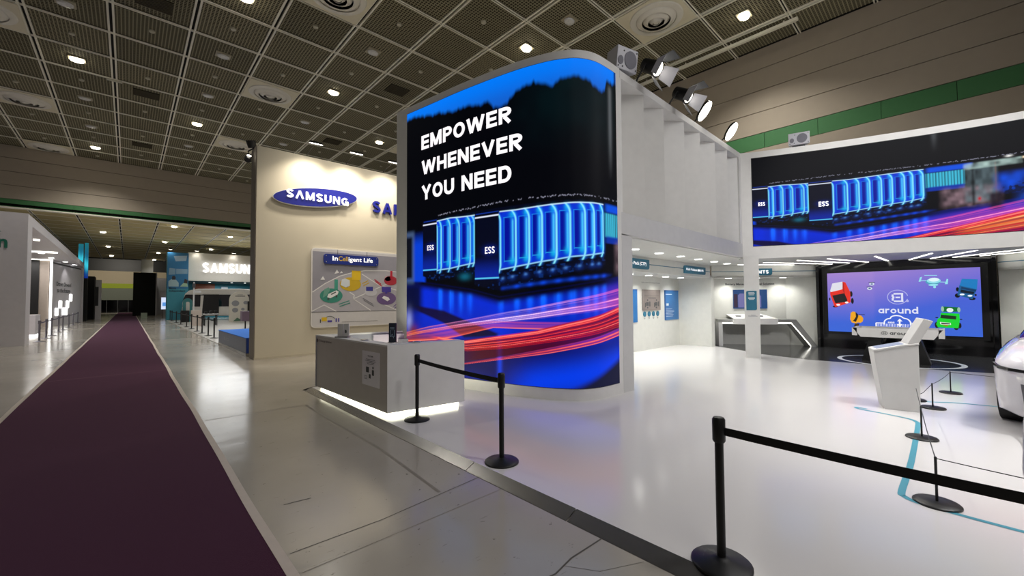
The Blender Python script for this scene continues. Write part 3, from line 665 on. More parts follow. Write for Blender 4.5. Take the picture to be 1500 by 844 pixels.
        for a, b, t, o, t2, o2 in zip(ribs, ribs[1:], tops, bots, tops[1:], bots[1:]):
            w = b-a; over(box(a+w*.12, b-w*.16, o+.03, t-.03)*.55, lincol(6, 60, 225)); over(box(a+w*.28, b-w*.34, o+.15, t-.13, .012), lincol(4, 14, 150))
            over(box(a+w*.22, a+w*.26, o+.12, t-.12, .006)*.8, lincol(30, 150, 235)); over(bump(b-w*.20, .018, s)*box(a, b, o2+.10, t2-.16, .04), lincol(90, 225, 250)*q)
            over(bump(b-w*.27, .03, s)*box(a, b, o2+.06, t2-.1, .03)*.55, lincol(10, 120, 235))
            for zz, ww in ((t2-.07, .05), (o2+.10, .06)): over(.85*np.exp(-((s-b+w*.22)/(w*.20))**2-((z-zz)/ww)**2), lincol(14, 170, 222))
            over(box(a+w*.2, b-w*.1, t-.125, t-.112, .004)*.7, lincol(30, 150, 230)); over(box(a+w*.25, b-w*.1, o+.135, o+.147, .004)*.7, lincol(40, 190, 230))
        for n, (a, t, o) in enumerate(zip(ribs, tops, bots)):
            up = np.clip((z-(t-.20))/.20, 0, 1); dn = np.clip(((o+.10)-z)/.17, 0, 1); d = s-(a-.085*up**2.5-.05*dn**2); v = smooth(t-z, -.012, .012)*smooth(z-o+.07, -.012, .012)
            plus(bump(0, .04, d)*v*.5, lincol(8, 110, 240)); over(bump(0, .0155, d)*v, lincol(140, 244, 255)*q)
        over(bump(0, .0095, z-T+.004)*ends, lincol(205, 240, 255)); over(bump(0, .011, z-B)*ends, lincol(150, 215, 255))
        over(box(f0, f1, flo-.1, fhi+.06), lincol(4, 7, 28)); over(box(f0, f1, flo-.02, flo+.4)*smooth(flo+.42-z, 0, .4)*.85, lincol(10, 40, 165))
        over(box(f0, f1, fhi-.012, fhi+.012), lincol(232, 238, 255)); over(box(f0, f1, flo-.01, flo+.014), lincol(90, 200, 240)); over(box(f0+.02, f1, fhi+.055, fhi+.07), lincol(16, 54, 160))
    container(.793, 1.198, 2.27, 3.178, [1.215, 1.33, 1.57, 1.81, 2.08, 2.185], [3.22, 3.225, 3.235, 3.22, 3.21, 3.21], [2.25, 2.26, 2.27, 2.3, 2.33, 2.34], .85)
    container(2.19, 2.722, 2.05, 3.15, [2.757, 3.07, 3.32, 3.55, 3.79, 4.01, 4.25, 4.415, 4.61], [3.203, 3.194, 3.202, 3.212, 3.221, 3.23, 3.233, 3.238, 3.236], [2.19, 2.228, 2.26, 2.292, 2.316, 2.352, 2.372, 2.397, 2.43])
    for c in [1.03, 2.53]: plus(np.exp(-((s-c)/.14)**2-((z-(2.71 if c < 2 else 2.545))/.08)**2)*.22, lincol(20, 70, 255))
    for c in [2.80, 3.0, 3.25, 3.5, 3.72, 3.93, 4.15, 4.37, 4.5]:
        zc = np.interp(s, [2.75, 4.6], [2.03, 2.26]); plus(np.exp(-((s-c)/.03)**2-((z-zc)/.022)**2)*.5, lincol(90, 150, 225)); plus(np.exp(-((s-c)/.07)**2-((z-zc+.02)/.05)**2)*.25, lincol(20, 70, 190))
    over(np.exp(-((s-1.95)/.12)**2-((z-2.1)/.06)**2)*.6, lincol(20, 120, 150)); over(np.exp(-((z-np.interp(s, [2.75, 4.9], [1.86, 2.08]))/.03)**2)*smooth(s, 2.73, 2.85)*smooth(4.9-s, 0, .3)*(.3+.6*np.clip(cols, 0, 1)), lincol(10, 70, 225))
    roof = np.interp(s, [1.25, 2.71, 3.6, 4.24, 5.02, 9], [3.326, 3.367, 3.353, 3.35, 3.343, 3.34]); dots = smooth(vn(s, 21, 46), .35, .5)
    over(bump(0, .008, z-roof-.03*(vn(s, 22, 60)-.5))*dots*smooth(s, 1.2, 1.3)*.65, lincol(176, 176, 200))
    # lit windows behind, station and lights further along
    fade = smooth(s, 4.62, 4.75)
    over(box(4.66, 5.36, 2.70, 3.10, .02)*(.25+.55*smooth(np.mod(s, .055), .012, .03)), lincol(70, 205, 240)); over(fade*box(4.6, 5.5, 3.12, 3.25, .03)*.9, lincol(6, 84, 235)); over(fade*box(4.6, 5.36, 2.60, 2.72, .02)*.7, lincol(10, 60, 190))
    over(smooth(s, 4.85, 5.1)*box(4.7, 5.95, 2.1, 2.62, .08)*(.15+.75*vn2(31, 14, 9)**1.5), lincol(150, 122, 132)); over(smooth(s, 5.3, 5.45)*box(5.2, 5.9, 2.2, 3.2, .06)*(.1+.6*vn2(32, 16, 7)), lincol(116, 138, 146))
    over(.8*bump(5.5, .035, s)*box(5, 6, 2.1, 3.2, .05), lincol(8, 10, 14)); over(bump(5.88, .015, s)*box(5, 6, 2.1, 3.2, .05)*.6, lincol(120, 90, 80))
    over(box(5.35, 6.3, 3.08, 3.24, .03)*(.1+.8*vn2(35, 11, 12)), lincol(184, 212, 205)); over(np.exp(-((s-6.1)/.05)**2-((z-3.30)/.025)**2), lincol(255, 255, 250)); over(np.exp(-((s-6.33)/.025)**2-((z-3.22)/.025)**2), lincol(255, 230, 190))
    over(box(5.9, 6.9, 2.42, 2.86, .12)*(.2+.8*vn2(33, 9, 8)), lincol(6, 84, 240)); over(box(6.0, 6.8, 2.3, 2.6, .05)*(vn2(36, 20, 18) > .6)*.8, lincol(6, 8, 16)); over(np.exp(-((s-5.6)/.03)**2-((z-2.27)/.05)**2), lincol(190, 20, 40))
    over(.9*box(5.75, 5.98, 1.95, 2.4, .08), lincol(24, 8, 28)); over(box(6.2, 7.9, 2.0, 2.3, .12)*(.2+.7*vn2(37, 6, 8)), lincol(20, 76, 200))
    # light trails
    def trail(U, Lw, cols_, seed, amp=1.0, s0=None, dens=16, hot=0.0):
        u = np.interp(s, [q[0] for q in U], [q[1] for q in U]); l = np.interp(s, [q[0] for q in Lw], [q[1] for q in Lw]); h = np.maximum(u-l, 1e-3)
        v = (z-l)/h; st = vn(v, seed, dens)**2.0*1.0+.5*vn(v, seed+1, dens*.4)**2; st = st*(.7+.6*vn(s+v*3, seed+2, 1.4))
        m = smooth(v, -.05, .08)*smooth(1-v, -.05, .08); a = np.clip(m*st*amp, 0, 1)
        if s0: a = a*smooth(s, s0, s0+.5)
        col = np.stack([np.interp(s, [q[0] for q in cols_], [lincol(*q[1])[c] for q in cols_]) for c in range(3)], -1); over(a, col); plus(np.clip(a-.62, 0, 1)*hot, lincol(255, 200, 190))
    trail([(-1, 1.0), (.31, 1.02), (.949, 1.15), (2, 1.31), (2.756, 1.44), (3.36, 1.53), (4.01, 1.66), (5.1, 1.86), (9, 2.75)], [(-1, .9), (.31, .93), (.949, 1.04), (2, 1.19), (2.756, 1.27), (3.36, 1.34), (4.01, 1.43), (5.1, 1.55), (9, 2.2)],
          [(-1, (255, 110, 40)), (.8, (255, 130, 70)), (2.0, (225, 140, 225)), (3.0, (205, 175, 250)), (4.4, (240, 130, 225)), (5.1, (245, 90, 180)), (9, (240, 90, 190))], 41, 1.05, dens=18, hot=1.3)
    trail([(-1, .95), (.31, 1.02), (1.0, 1.09), (1.7, 1.21), (2.6, 1.30)], [(-1, .8), (.31, .82), (1.1, .89), (1.7, .98), (2.6, 1.18)], [(-1, (255, 96, 30)), (2, (255, 90, 60))], 45, 1.0, dens=9, hot=.8)
    over(smooth(np.interp(s, [1.9, 2.9, 3.45, 4.0, 4.46, 5.1, 9], [.95, 1.08, 1.18, 1.32, 1.42, 1.56, 2.6])-z, 0, .03)*smooth(z-np.interp(s, [1.9, 2.86, 3.6, 4.2, 5.1, 9], [.52, .70, .86, .99, 1.17, 1.6]), 0, .03)*smooth(s, 1.3, 2.4)*.88, lincol(78, 3, 16))
    trail([(1.0, .98), (1.935, .925), (2.86, 1.07), (3.45, 1.16), (4.0, 1.30), (4.46, 1.40), (5.1, 1.56), (9, 2.6)], [(1.0, .8), (2.0, .74), (2.86, .84), (3.8, 1.0), (4.45, 1.11), (5.1, 1.21), (9, 1.75)], [(1, (255, 70, 40)), (3, (255, 28, 26)), (9, (255, 40, 34))], 51, 1.5, .9, dens=23, hot=.8)
    trail([(1.5, .48), (1.933, .525), (2.86, .71), (3.62, .88), (4.2, 1.01), (5.1, 1.19), (9, 1.7)], [(1.5, .455), (1.933, .495), (2.86, .66), (3.62, .79), (4.2, .91), (5.1, 1.06), (9, 1.5)], [(1, (255, 70, 60)), (9, (255, 60, 50))], 56, 1.7, 1.4, dens=4, hot=.6)
    trail([(4.6, 1.36), (5.1, 1.46), (9, 2.4)], [(4.6, 1.24), (5.1, 1.28), (9, 1.85)], [(4, (255, 90, 40)), (6, (255, 140, 50))], 58, 1.2, 5.0, dens=9, hot=.8)
    return np.clip(C, 0, 1.0)
def display(F, s0, s1, z0, z1, ns, nz, fn, m, parent, name='screen', c=.012):
    ss = np.linspace(s0, s1, ns); zz = np.linspace(z0, z1, nz); S, Z = np.meshgrid(ss, zz); col = fn(S, Z); off = parent_loc(parent)
    P0 = np.array([tuple(F(float(a), 0, c)-off)[:2] for a in ss]); V = np.zeros((nz, ns, 3)); V[..., :2] = P0[None]; V[..., 2] = zz[:, None]-off.z
    I = np.arange(nz*ns).reshape(nz, ns); Q = np.stack([I[:-1, :-1], I[:-1, 1:], I[1:, 1:], I[1:, :-1]], -1).reshape(-1, 4); me = bpy.data.meshes.new(name)
    me.vertices.add(nz*ns); me.vertices.foreach_set('co', V.astype(np.float32).ravel()); me.loops.add(Q.size); me.loops.foreach_set('vertex_index', Q.astype(np.int32).ravel())
    me.polygons.add(len(Q)); me.polygons.foreach_set('loop_start', np.arange(0, Q.size, 4, dtype=np.int32)); me.update(calc_edges=True); at = me.attributes.new('Col', 'FLOAT_COLOR', 'POINT')
    at.data.foreach_set('color', np.concatenate([col.reshape(-1, 3), np.ones((ns*nz, 1))], 1).astype(np.float32).ravel())
    me.materials.append(m); me.polygons.foreach_set('use_smooth', [True]*len(me.polygons)); o = bpy.data.objects.new(name, me); COL.objects.link(o); o.parent = parent; return o
SCRM = screen_mat('led_screen', 1.0)
DS0, DS1, DZ0, DZ1 = .285, 5.03, .25, 5.59
display(D, DS0, DS1, DZ0, DZ1, 420, 760, night_scene, SCRM, dw)
bez = MB()
MB().strip([tuple(q)[:2] for q in D.path(DS0-.012, DS1+.012, 60, .004)], DZ0-.012, DZ1+.012, .01).build('screen_edge', BLACKM, dw)
for wd, a, b, w, h in (('EMPOWER', .75, 4.72, 2.25, .285), ('WHENEVER', .76, 4.205, 2.45, .285), ('YOU NEED', .755, 3.69, 2.24, .29)):
    block_word(D, wd, a, b, w, h, TXTW, dw, t=.215, gap=.11)
for a, b, w, h in ((.925, 2.66, .195, .10), (2.426, 2.485, .215, .118)):
    block_word(D, 'ESS', a, b, w, h, TXTW, dw, t=.19, gap=.12)

# ------------------------------------------------------------------ slatted white fascia to the right of it
fa = thing('slatted_fascia', 'white upper fascia of tall angled vertical fins beside the display wall', 'fascia', (9.4, 3.95, 2.8))
MB().box((6.265, 3.9, 2.82), (12.5, 4.0, 3.2)).build('lower_beam', GREYP, fa)
MB().box((6.3, 3.9, 5.6), (12.5, 4.78, ZT)).build('top_beam', WHITE, fa)
MB().box((6.265, 3.9, 3.2), (6.34, 4.6, 5.6)).build('end_post', WHITE, fa); MB().box((12.3, 3.9, 3.2), (12.5, 4.6, 5.6)).build('end_post', WHITE, fa)
MB().box((6.3, 4.0, 3.12), (12.5, 4.78, 3.2)).build('sill', WHITE, fa)
MB().box((6.3, 4.72, 3.2), (12.3, 4.78, 5.6)).build('back_board', WHITE, fa)
ex = [6.34, 7.2, 8.0, 8.95, 9.79, 10.7, 11.52, 12.28]
for a, b in zip(ex, ex[1:]):
    MB().prism([(a+.02, 4.62, 3.2), (b-.02, 3.925, 3.2), (b, 3.95, 3.2), (a+.04, 4.65, 3.2)], (0, 0, 2.4)).build('fin', WHITE, fa)
    MB().prism([(b-.02, 3.955, 3.2), (b, 3.955, 3.2), (b+.02, 4.64, 3.2), (b, 4.64, 3.2)], (0, 0, 2.4)).build('fin_return', WHITE, fa)

# ------------------------------------------------------------------ curved screen fascia and pillar
RC = Curved(Rc, 1)
if (RC(1, 0, 1)-RC(1, 0, 0)).x > 0: RC.N = -RC.N
rf = thing('screen_fascia', 'curved white overhead fascia carrying a wide lit night-scene screen', 'fascia', (13.6, .8, 2.78))
MB().strip([tuple(q)[:2] for q in RC.path(0, RC.S[-1], 60)], 2.77, ZT, .35 if RC(1, 0, 1).x < RC(1, 0, 0).x else -.35).build('fascia_body', WHITE, rf, smooth=True)
def night_right(s, z): return night_scene((s+.47)/.93, (z-1.956)/.861)
display(RC, .27, 7.1, 3.115, 5.56, 620, 300, night_right, SCRM, rf)
MB().strip([tuple(q)[:2] for q in RC.path(.26, 7.11, 60, .008)], 3.105, 5.57, .006 if RC(1, 0, 1).x < RC(1, 0, 0).x else -.006).build('screen_edge', BLACKM, rf)
for a, b, w, h in ((.408, 4.215, .16, .1), (1.775, 4.07, .215, .125)):
    block_word(RC, 'ESS', a, b, w, h, TXTW, rf, t=.19, gap=.12)
pl = thing('booth_pillar', 'white square pillar with a teal notice under the curved fascia', 'pillar', (12.55, 3.75, PZ))
pd = Vector((12.5-12.40, 3.52-3.87, 0)).normalized(); pn = Vector((-pd.y, pd.x, 0)); pn = pn if pn.x > 0 else -pn
p0 = Vector((12.40, 3.87, PZ)); p1 = p0+pd*.36
MB().prism([p0, p1, p1+pn*.36, p0+pn*.36], (0, 0, 2.8)).build('shaft', WHITE, pl)
PF = Frame((p0.x, p0.y, 0), pd)
mb = MB(); PF.rrect(mb, .045, 1.355, .295, 1.88, .04, .004, .012, (0, 1, 0, 1)); mb.build('notice_board', TEAL, pl)
mb = MB(); PF.rrect(mb, .03, 1.34, .31, 1.895, .04, .001, .006, (0, 1, 0, 1)); mb.build('notice_edge', WHITE2, pl)
mb = MB()
for a, b, w in ((.10, 1.825, .14), (.10, 1.795, .15), (.105, 1.765, .13), (.09, 1.69, .16), (.09, 1.665, .16), (.11, 1.64, .12)): PF.rect(mb, a, b, a+w, b+.014, .018, .001)
stuff(mb.build('notice_lines', INKW, pl))
mb = MB(); PF.rect(mb, .08, 1.185, .30, 1.2, .002, .001); PF.rect(mb, .15, 1.21, .26, 1.222, .002, .001); stuff(mb.build('small_print', mat('faint_ink', (158, 160, 165), .6), pl))

# ------------------------------------------------------------------ rooms under the fascia
ZS = 2.80
sf = thing('booth_soffit', 'white lowered booth ceiling behind the fascias', 'soffit', (12, 4, ZS))
soff = [(6.6, 4.0), (12.5, 4.0)]+[(q.x, q.y) for q in RC.path(.15, RC.S[-1], 24, -.37)]+[(17.2, -3.3), (17.2, 6.2), (14.4, 6.8), (6.6, 6.8)]
MB().prism([(a, b, ZS) for a, b in soff], (0, 0, .08)).build('soffit_board', WHITE2, sf)
def disc_light(x, y, z, parent, pw=9):
    MB().lathe([(.10, 0), (.10, -.012), (.02, -.014)], (x, y, z), 20).build('downlight', LEDW, parent)
    lamp('SPOT', (x, y, z-.03), pw, (1, .99, .93), .08, aim=(x, y, 0), angle=140, blend=1.0, parent=parent)
for x in (8.35, 9.5, 10.68, 11.8, 12.95, 14.0): disc_light(x, 4.85, ZS, sf, 105)
# battery bay
bay = thing('exhibit_bay', 'white recessed exhibit bay with blue and grey wall panels', 'exhibit bay', (10.5, 6.6, PZ))
MB().box((6.6, 6.65, PZ), (14.5, 6.8, 2.5)).build('back_wall', WHITE2, bay)
MB().prism([(14.45, 6.65, PZ), (14.5, 5.56, PZ), (14.6, 5.5, PZ), (14.62, 6.65, PZ)], (0, 0, 2.4)).build('side_wall', WHITE2, bay)
MB().box((6.6, 5.56, 2.39), (14.45, 5.64, ZS)).build('header', WHITE2, bay)
MB().box((6.6, 5.64, 2.39), (14.6, 6.65, 2.45)).build('inner_ceiling', WHITE2, bay)
for x in (9.3, 10.38, 11.45, 12.53, 13.6): disc_light(x, 6.19, 2.39, bay, 66)
BF = Frame((0, 6.65, 0), (1, 0, 0))
BLUE = mat('blue_exhibit_panel', (42, 108, 172), .4); BLUE2 = mat('deep_blue_edge', (18, 70, 140), .4); GREYX = mat('grey_print_panel', (132, 122, 118), .5)
for a0, a1, nm in ((10.7, 11.54, 0), (13.34, 14.36, 1)):
    mb = MB(); BF.rect(mb, a0, .96, a1, 1.98, 0, .02); mb.build('blue_panel', BLUE, bay)
    mb = MB(); BF.rect(mb, a0, .96, a0+.06, 1.98, .02, .004); BF.rect(mb, a0, 1.95, a1, 1.98, .02, .004); mb.build('panel_edge', BLUE2, bay)
mb = MB(); BF.rect(mb, 11.85, 1.32, 13.01, 1.98, 0, .03); mb.build('grey_panel', GREYX, bay)
mb = MB()
for k in range(2):
    for (a, b, w, h) in ((.12, .10, .06, .14), (.2, .14, .2, .12), (.25, .06, .1, .05), (.27, .30, .07, .05), (.42, .12, .08, .16)): BF.rect(mb, 11.88+k*.58+a*.9, 1.32+b, 11.88+k*.58+a*.9+w*.8, 1.32+b+h, .031, .002)
BF.rect(mb, 11.95, 1.78, 12.9, 1.785, .031, .002); BF.rect(mb, 12.2, 1.70, 12.7, 1.72, .031, .002); stuff(mb.build('panel_diagram', INKD, bay))
for k in range(4):
    mb = MB(); BF.ell(mb, 12.0+k*.283, 1.2, .095, .085, .001, .012); mb.build('round_icon', TEAL, bay)
mb = MB()
for k in range(4): BF.rect(mb, 11.95+k*.283, 1.07, 12.05+k*.283, 1.08, .001, .002); BF.rect(mb, 11.965+k*.283, 1.045, 12.035+k*.283, 1.055, .001, .002)
text(mb, BF, 'Cell to Pack technology structure', 11.83, 2.185, 1.22, .045, c=.003); stuff(mb.build('small_print', INKD, bay))
mb = MB()
BF.rect(mb, 13.4, 1.83, 13.86, 1.85, .022, .002); BF.rect(mb, 13.43, 1.45, 13.6, 1.53, .022, .002)
for k, w in enumerate((.45, .6, .6, .5, .55, .5)): BF.rect(mb, 13.4, 1.33-k*.05, 13.4+w, 1.34-k*.05, .022, .002)
stuff(mb.build('panel_print', INKW, bay))
def hanging_sign(F, a0, a1, b0, b1, txt, label, c=0.0):
    o = F((a0+a1)/2, b0, c); t = thing('header_sign', label, 'sign', tuple(o), 'teal header signs'); mb = MB(); F.rrect(mb, a0, b0, a1, b1, .07, c, .03, (0, 1, 0, 1)); mb.build('board', TEAL, t)
    mb = MB(); h = (b1-b0)*.42
    if txt == 'BMTS': block_word(F, txt, a0+(a1-a0)*.16, b0+(b1-b0)*.27, (a1-a0)*.66, h*1.1, LETW, t, t=.22, gap=.18, c=c+.034)
    else: text(mb, F, txt, a0+(a1-a0)*.08, b0+(b1-b0)*.29, (a1-a0)*.8, h, bold=.018, c=c+.034); mb.build('lettering', LETW, t)
HF = Frame((0, 5.56, 0), (1, 0, 0))
hanging_sign(HF, 8.9, 10.28, 2.47, 2.73, 'Cell-to-Pack (CTP)', 'teal header sign reading Cell-to-Pack (CTP), partly behind the display wall')
hanging_sign(HF, 12.42, 14.02, 2.47, 2.71, 'High Voltage Mid-Ni', 'long teal header sign at the right of the exhibit bay')
mb = MB(); HF.rect(mb, 10.28, 2.60, 12.42, 2.62, 0, .004); HF.rect(mb, 14.02, 2.585, 14.45, 2.605, 0, .004); mb.build('teal_line', TEAL, bay)
# diagonal battery management bay and its mirror image on the other side
def bms_bay(mir, label):
    def m(p): return (p[0], 2.14-p[1] if mir else p[1])
    t = thing('demo_bay', label, 'exhibit bay', (*m((16, 4.6)), PZ))
    B0, B1 = Vector(m((15.5, 6.0))), Vector(m((17.03, 3.97))); S1 = Vector(m((16.95, 3.05))); L0 = Vector(m((14.62, 5.5))); 
    def wall(name, a, b, lo, hi, th, mm=WHITE2):
        d = (b-a).normalized(); n_ = Vector((-d.y, d.x))*(th*(-1 if mir else 1))
        MB().prism([(a.x, a.y, lo), (b.x, b.y, lo), (b.x+n_.x, b.y+n_.y, lo), (a.x+n_.x, a.y+n_.y, lo)], (0, 0, hi-lo)).build(name, mm, t)
    wall('back_wall', B0, B1, PZ, 2.5, .1); wall('side_wall', B1, S1, PZ, ZS, .1); wall('end_wall', L0, B0, PZ, 2.5, .08)
    H0, H1 = Vector(m((14.5, 5.52))), Vector(m((16.87, 3.04))); wall('header', H0, H1, 2.39, ZS, .06)
    MB().prism([(*p, 2.40) for p in (H0, H1, B1, B0)], (0, 0, .05)).build('inner_ceiling', WHITE2, t)
    for q in ((15.55, 5.35), (16.1, 4.62), (16.62, 3.95)): disc_light(*m(q), 2.40, t, 66)
    F0 = Vector(m((14.93, 5.49))); F1 = Vector(m((16.65, 3.21))); W0 = Vector(m((15.62, 5.84))); W1 = Vector(m((17.0, 4.02)))
    SH = mat('grey_shelf_laminate', (150, 150, 147), .4); SH2 = mat('grey_kick_panel', (178, 178, 175), .5)
    Fs = F0.lerp(F1, .80); Ws = W0.lerp(W1, .93)
    MB().prism([(*p, .86) for p in (F0, Fs, Ws, W0)], (0, 0, .10)).build('shelf', SH, t)
    MB().prism([(Fs.x, Fs.y, .86), (F1.x, F1.y, PZ), (F1.x+.17, F1.y-(.17 if not mir else -.17), PZ), (Fs.x+.10, Fs.y-(.12 if not mir else -.12), .96), (Fs.x, Fs.y, .96)], (.30, .42*(-1 if mir else 1)*.6, 0)).build('slanted_leg', SH, t)
    MB().prism([(*F0, PZ), (*F0.lerp(F1, .045), PZ), (*F0.lerp(F1, .045), .86), (*F0, .86)], (.5, .3*(-1 if mir else 1), 0)).build('end_leg', GREYP, t)
    kb0, kb1 = F0.lerp(W0, .8), F1.lerp(W1, .8); wall('kick_panel', kb0, kb1, PZ, .86, .03, SH2)
    def strip(a, b, za, zb):
        d = Vector((F0.x-W0.x, F0.y-W0.y)).normalized()*.006
        MB().prism([(a.x+d.x, a.y+d.y, za), (b.x+d.x, b.y+d.y, zb), (b.x+d.x, b.y+d.y, zb+.035), (a.x+d.x, a.y+d.y, za+.035)], (d.x, d.y, 0)).build('led_strip', LEDS, t)
    strip(F0.lerp(F1, .045), F0.lerp(F1, .16), .82, .82); strip(F0.lerp(F1, .65), Fs, .82, .82); strip(Fs, F1, .82, PZ+.01)
    out = Vector((F0.x-W0.x, F0.y-W0.y)).normalized()*.12
    a, b = F0.lerp(F1, .16)+out, F0.lerp(F1, .65)+out; c_, d_ = W0.lerp(W1, .66), W0.lerp(W1, .16)
    MB().prism([(a.x, a.y, .80), (b.x, b.y, .80), (b.x, b.y, .98), (a.x, a.y, .98)], tuple((d_-a)*.3)+(0,)).build('demo_desk_front', WHITE, t)
    MB().prism([(a.x, a.y, .98), (b.x, b.y, .98), (c_.x, c_.y, 1.10), (d_.x, d_.y, 1.10)], (0, 0, .02)).build('demo_desk_top', WHITE, t)
    for k in (.22, .5, .78):
        q = a.lerp(b, k).lerp(d_.lerp(c_, k), .5); MB().lathe([(.09, 0), (.09, .025), (.05, .03)], (q.x, q.y, 1.055), 16).build('desk_puck', INKD, t, smooth=True)
    if not mir:
        d = (B1-B0); F = Frame((B0.x, B0.y, 0), (d.x, d.y, 0)); L0_ = .83
        mb = MB(); F.rect(mb, .80, 1.32, 1.92, 2.0, 0, .03); mb.build('wall_screen', emis('dim_blue_screen', (16, 70, 130), .8), t)
        mb = MB(); F.poly(mb, [(.96, 1.36), (1.72, 1.36), (1.72, 1.76), (1.64, 1.86), (1.02, 1.86), (.96, 1.80)], .031, .003); mb.build('screen_shape', emis('lilac_screen_shape', (122, 120, 178), .8), t)
        mb = MB(); F.rect(mb, .82, 1.36, .94, 1.84, .031, .003); mb.build('screen_shape', emis('maroon_screen_shape', (60, 38, 62), .8), t)
        mb = MB(); text(mb, F, 'Battery Management Total Solution', .55, 2.14, 1.62, .10, bold=.02, c=.004); mb.build('lettering', INKD, t)
        hd = (H1-H0); HF2 = Frame((H0.x, H0.y, 0), (hd.x, hd.y, 0))
        mb = MB(); HF2.rect(mb, .0, 2.585, 1.35, 2.605, 0, .004); HF2.rect(mb, 1.98, 2.585, hd.length, 2.605, 0, .004); mb.build('teal_line', TEAL, t)
        hanging_sign(HF2, 1.3, 1.98, 2.46, 2.69, 'BMTS', 'small teal header sign reading BMTS beside the pillar')
    else:
        hd = (H0-H1); HF2 = Frame((H1.x, H1.y, 0), (hd.x, hd.y, 0)); mb = MB(); HF2.rect(mb, 0, 2.585, hd.length, 2.605, 0, .004); mb.build('teal_line', TEAL, t)
bms_bay(False, 'white diagonal bay with a battery management screen and sloping grey shelf')
bms_bay(True, 'white diagonal bay at the right edge behind the car')

# black screen wall with the purple-blue picture
bw = thing('black_screen_wall', 'glossy black wall framing the purple-blue screen under the curved fascia', 'screen wall', (16.95, 1.1, PZ))
MB().box((16.95, -.88, PZ), (17.1, 3.05, ZS)).build('wall_panel', BLACKG, bw)
MB().box((16.84, -.72, .50), (16.96, 2.87, 2.60)).build('screen_frame', BLACKM, bw)
for y in (2.95, -.86): MB().box((16.7, y, PZ), (16.95, y+.08, ZS)).build('side_fin', BLACKG, bw)
MB().box((16.80, -.60, .585), (16.84, 2.75, 2.50)).build('screen_panel', BLACKM, bw)
SF = Frame((16.8, 2.75, 0), (0, -1, 0))
def purple(a, b):
    u = np.clip(a/3.34, 0, 1); v = np.clip((b-.59)/1.9, 0, 1); t = np.clip(v*1.1-.28-.55*np.clip(u-.35, 0, 1)+.1*(u < .35), 0, 1)[..., None]**1.1
    base = lincol(62, 104, 214)*(1-v[..., None])+lincol(84, 96, 212)*v[..., None]; c = base*(1-t)+lincol(170, 138, 208)*t; return c
display(SF, .01, 3.335, .595, 2.485, 40, 24, purple, SCRM, bw, c=.004)
def shape(pts, rgb, name='picture_shape', c=.008):
    mb = MB(); SF.poly(mb, pts, c, .001); return mb.build(name, emis('px_%d_%d_%d' % rgb, rgb), bw)
def oval(a, b, ra, rb, rgb, c=.008, rot=0):
    mb = MB(); SF.ell(mb, a, b, ra, rb, c, .001, 18, rot); return mb.build('picture_shape', emis('px_%d_%d_%d' % rgb, rgb), bw)
K = (14, 14, 18)
oval(.61, 1.80, .035, .09, K, .006); oval(.635, 1.58, .035, .09, K, .006); oval(.2, 1.40, .07, .03, K, .006); oval(.06, 1.64, .02, .05, K, .006)
shape([(.404, 2.203), (.477, 2.173), (.588, 1.867), (.593, 1.565), (.579, 1.525), (.203, 1.378), (.164, 1.447), (.076, 1.791), (.079, 1.911)], (226, 48, 34))
shape([(.404, 2.2), (.43, 2.15), (.45, 1.83), (.44, 1.80), (.398, 1.95)], (178, 30, 24), c=.0095); shape([(.079, 1.911), (.14, 2.151), (.404, 2.203), (.398, 1.955), (.092, 1.87)], (222, 222, 232), c=.010)
shape([(.131, 1.756), (.442, 1.829), (.511, 1.616), (.493, 1.549), (.206, 1.505)], (26, 24, 26), c=.010); oval(.278, 1.457, .05, .03, (255, 240, 235), .010); oval(.493, 1.532, .045, .03, (255, 240, 235), .010)
shape([(.584, 1.197), (.637, 1.248), (.701, 1.232), (.763, 1.134), (.839, 1.119), (.887, 1.038), (.872, .939), (.82, .888), (.757, .902), (.705, .867), (.603, .897), (.566, .996)], (236, 164, 30))
shape([(.701, 1.232), (.768, 1.151), (.767, 1.085), (.706, .917), (.63, .948), (.67, .999), (.711, 1.083)], K, c=.010); shape([(.68, .873), (.794, .864), (.754, .77), (.636, .70)], (60, 44, 20), c=.007); mb = MB(); SF.line(mb, [(.776, 1.15), (.927, 1.147)], .02, .010); mb.build('picture_shape', emis('px_14_14_18', K), bw)
for a, b in ((1.113, 2.10), (1.06, 1.962)): oval(a, b, .06, .045, (214, 224, 236), .008); oval(a, b, .03, .02, (70, 96, 160), .010); oval(a, b+.05, .08, .012, (40, 48, 80), .010)
LOGO = (222, 224, 245)
mb = MB(); SF.ring(mb, 1.684, 1.69, .232, .218, .02, .008, .001, 10, 345); SF.ell(mb, 1.895, 1.572, .032, .032, .008, .001); stuff(mb.build('logo_ring', emis('px_logo_pale', (176, 178, 232)), bw))
mb = MB()
for q in ([(1.60, 1.79), (1.81, 1.79)], [(1.60, 1.565), (1.81, 1.565)], [(1.64, 1.68), (1.74, 1.68)], [(1.785, 1.79), (1.785, 1.565)], [(1.58, 1.77), (1.575, 1.70)], [(1.575, 1.655), (1.58, 1.585)], [(1.575, 1.70), (1.61, 1.68), (1.575, 1.655)]): SF.line(mb, q, .045, .009, .001)
mb.build('logo_mark', emis('px_logo', LOGO), bw)
block_word(SF, 'around', 1.245, 1.20, .87, .20, emis('px_logo', LOGO), bw, t=.19, gap=.13, c=.009)
WHT = (244, 244, 252)
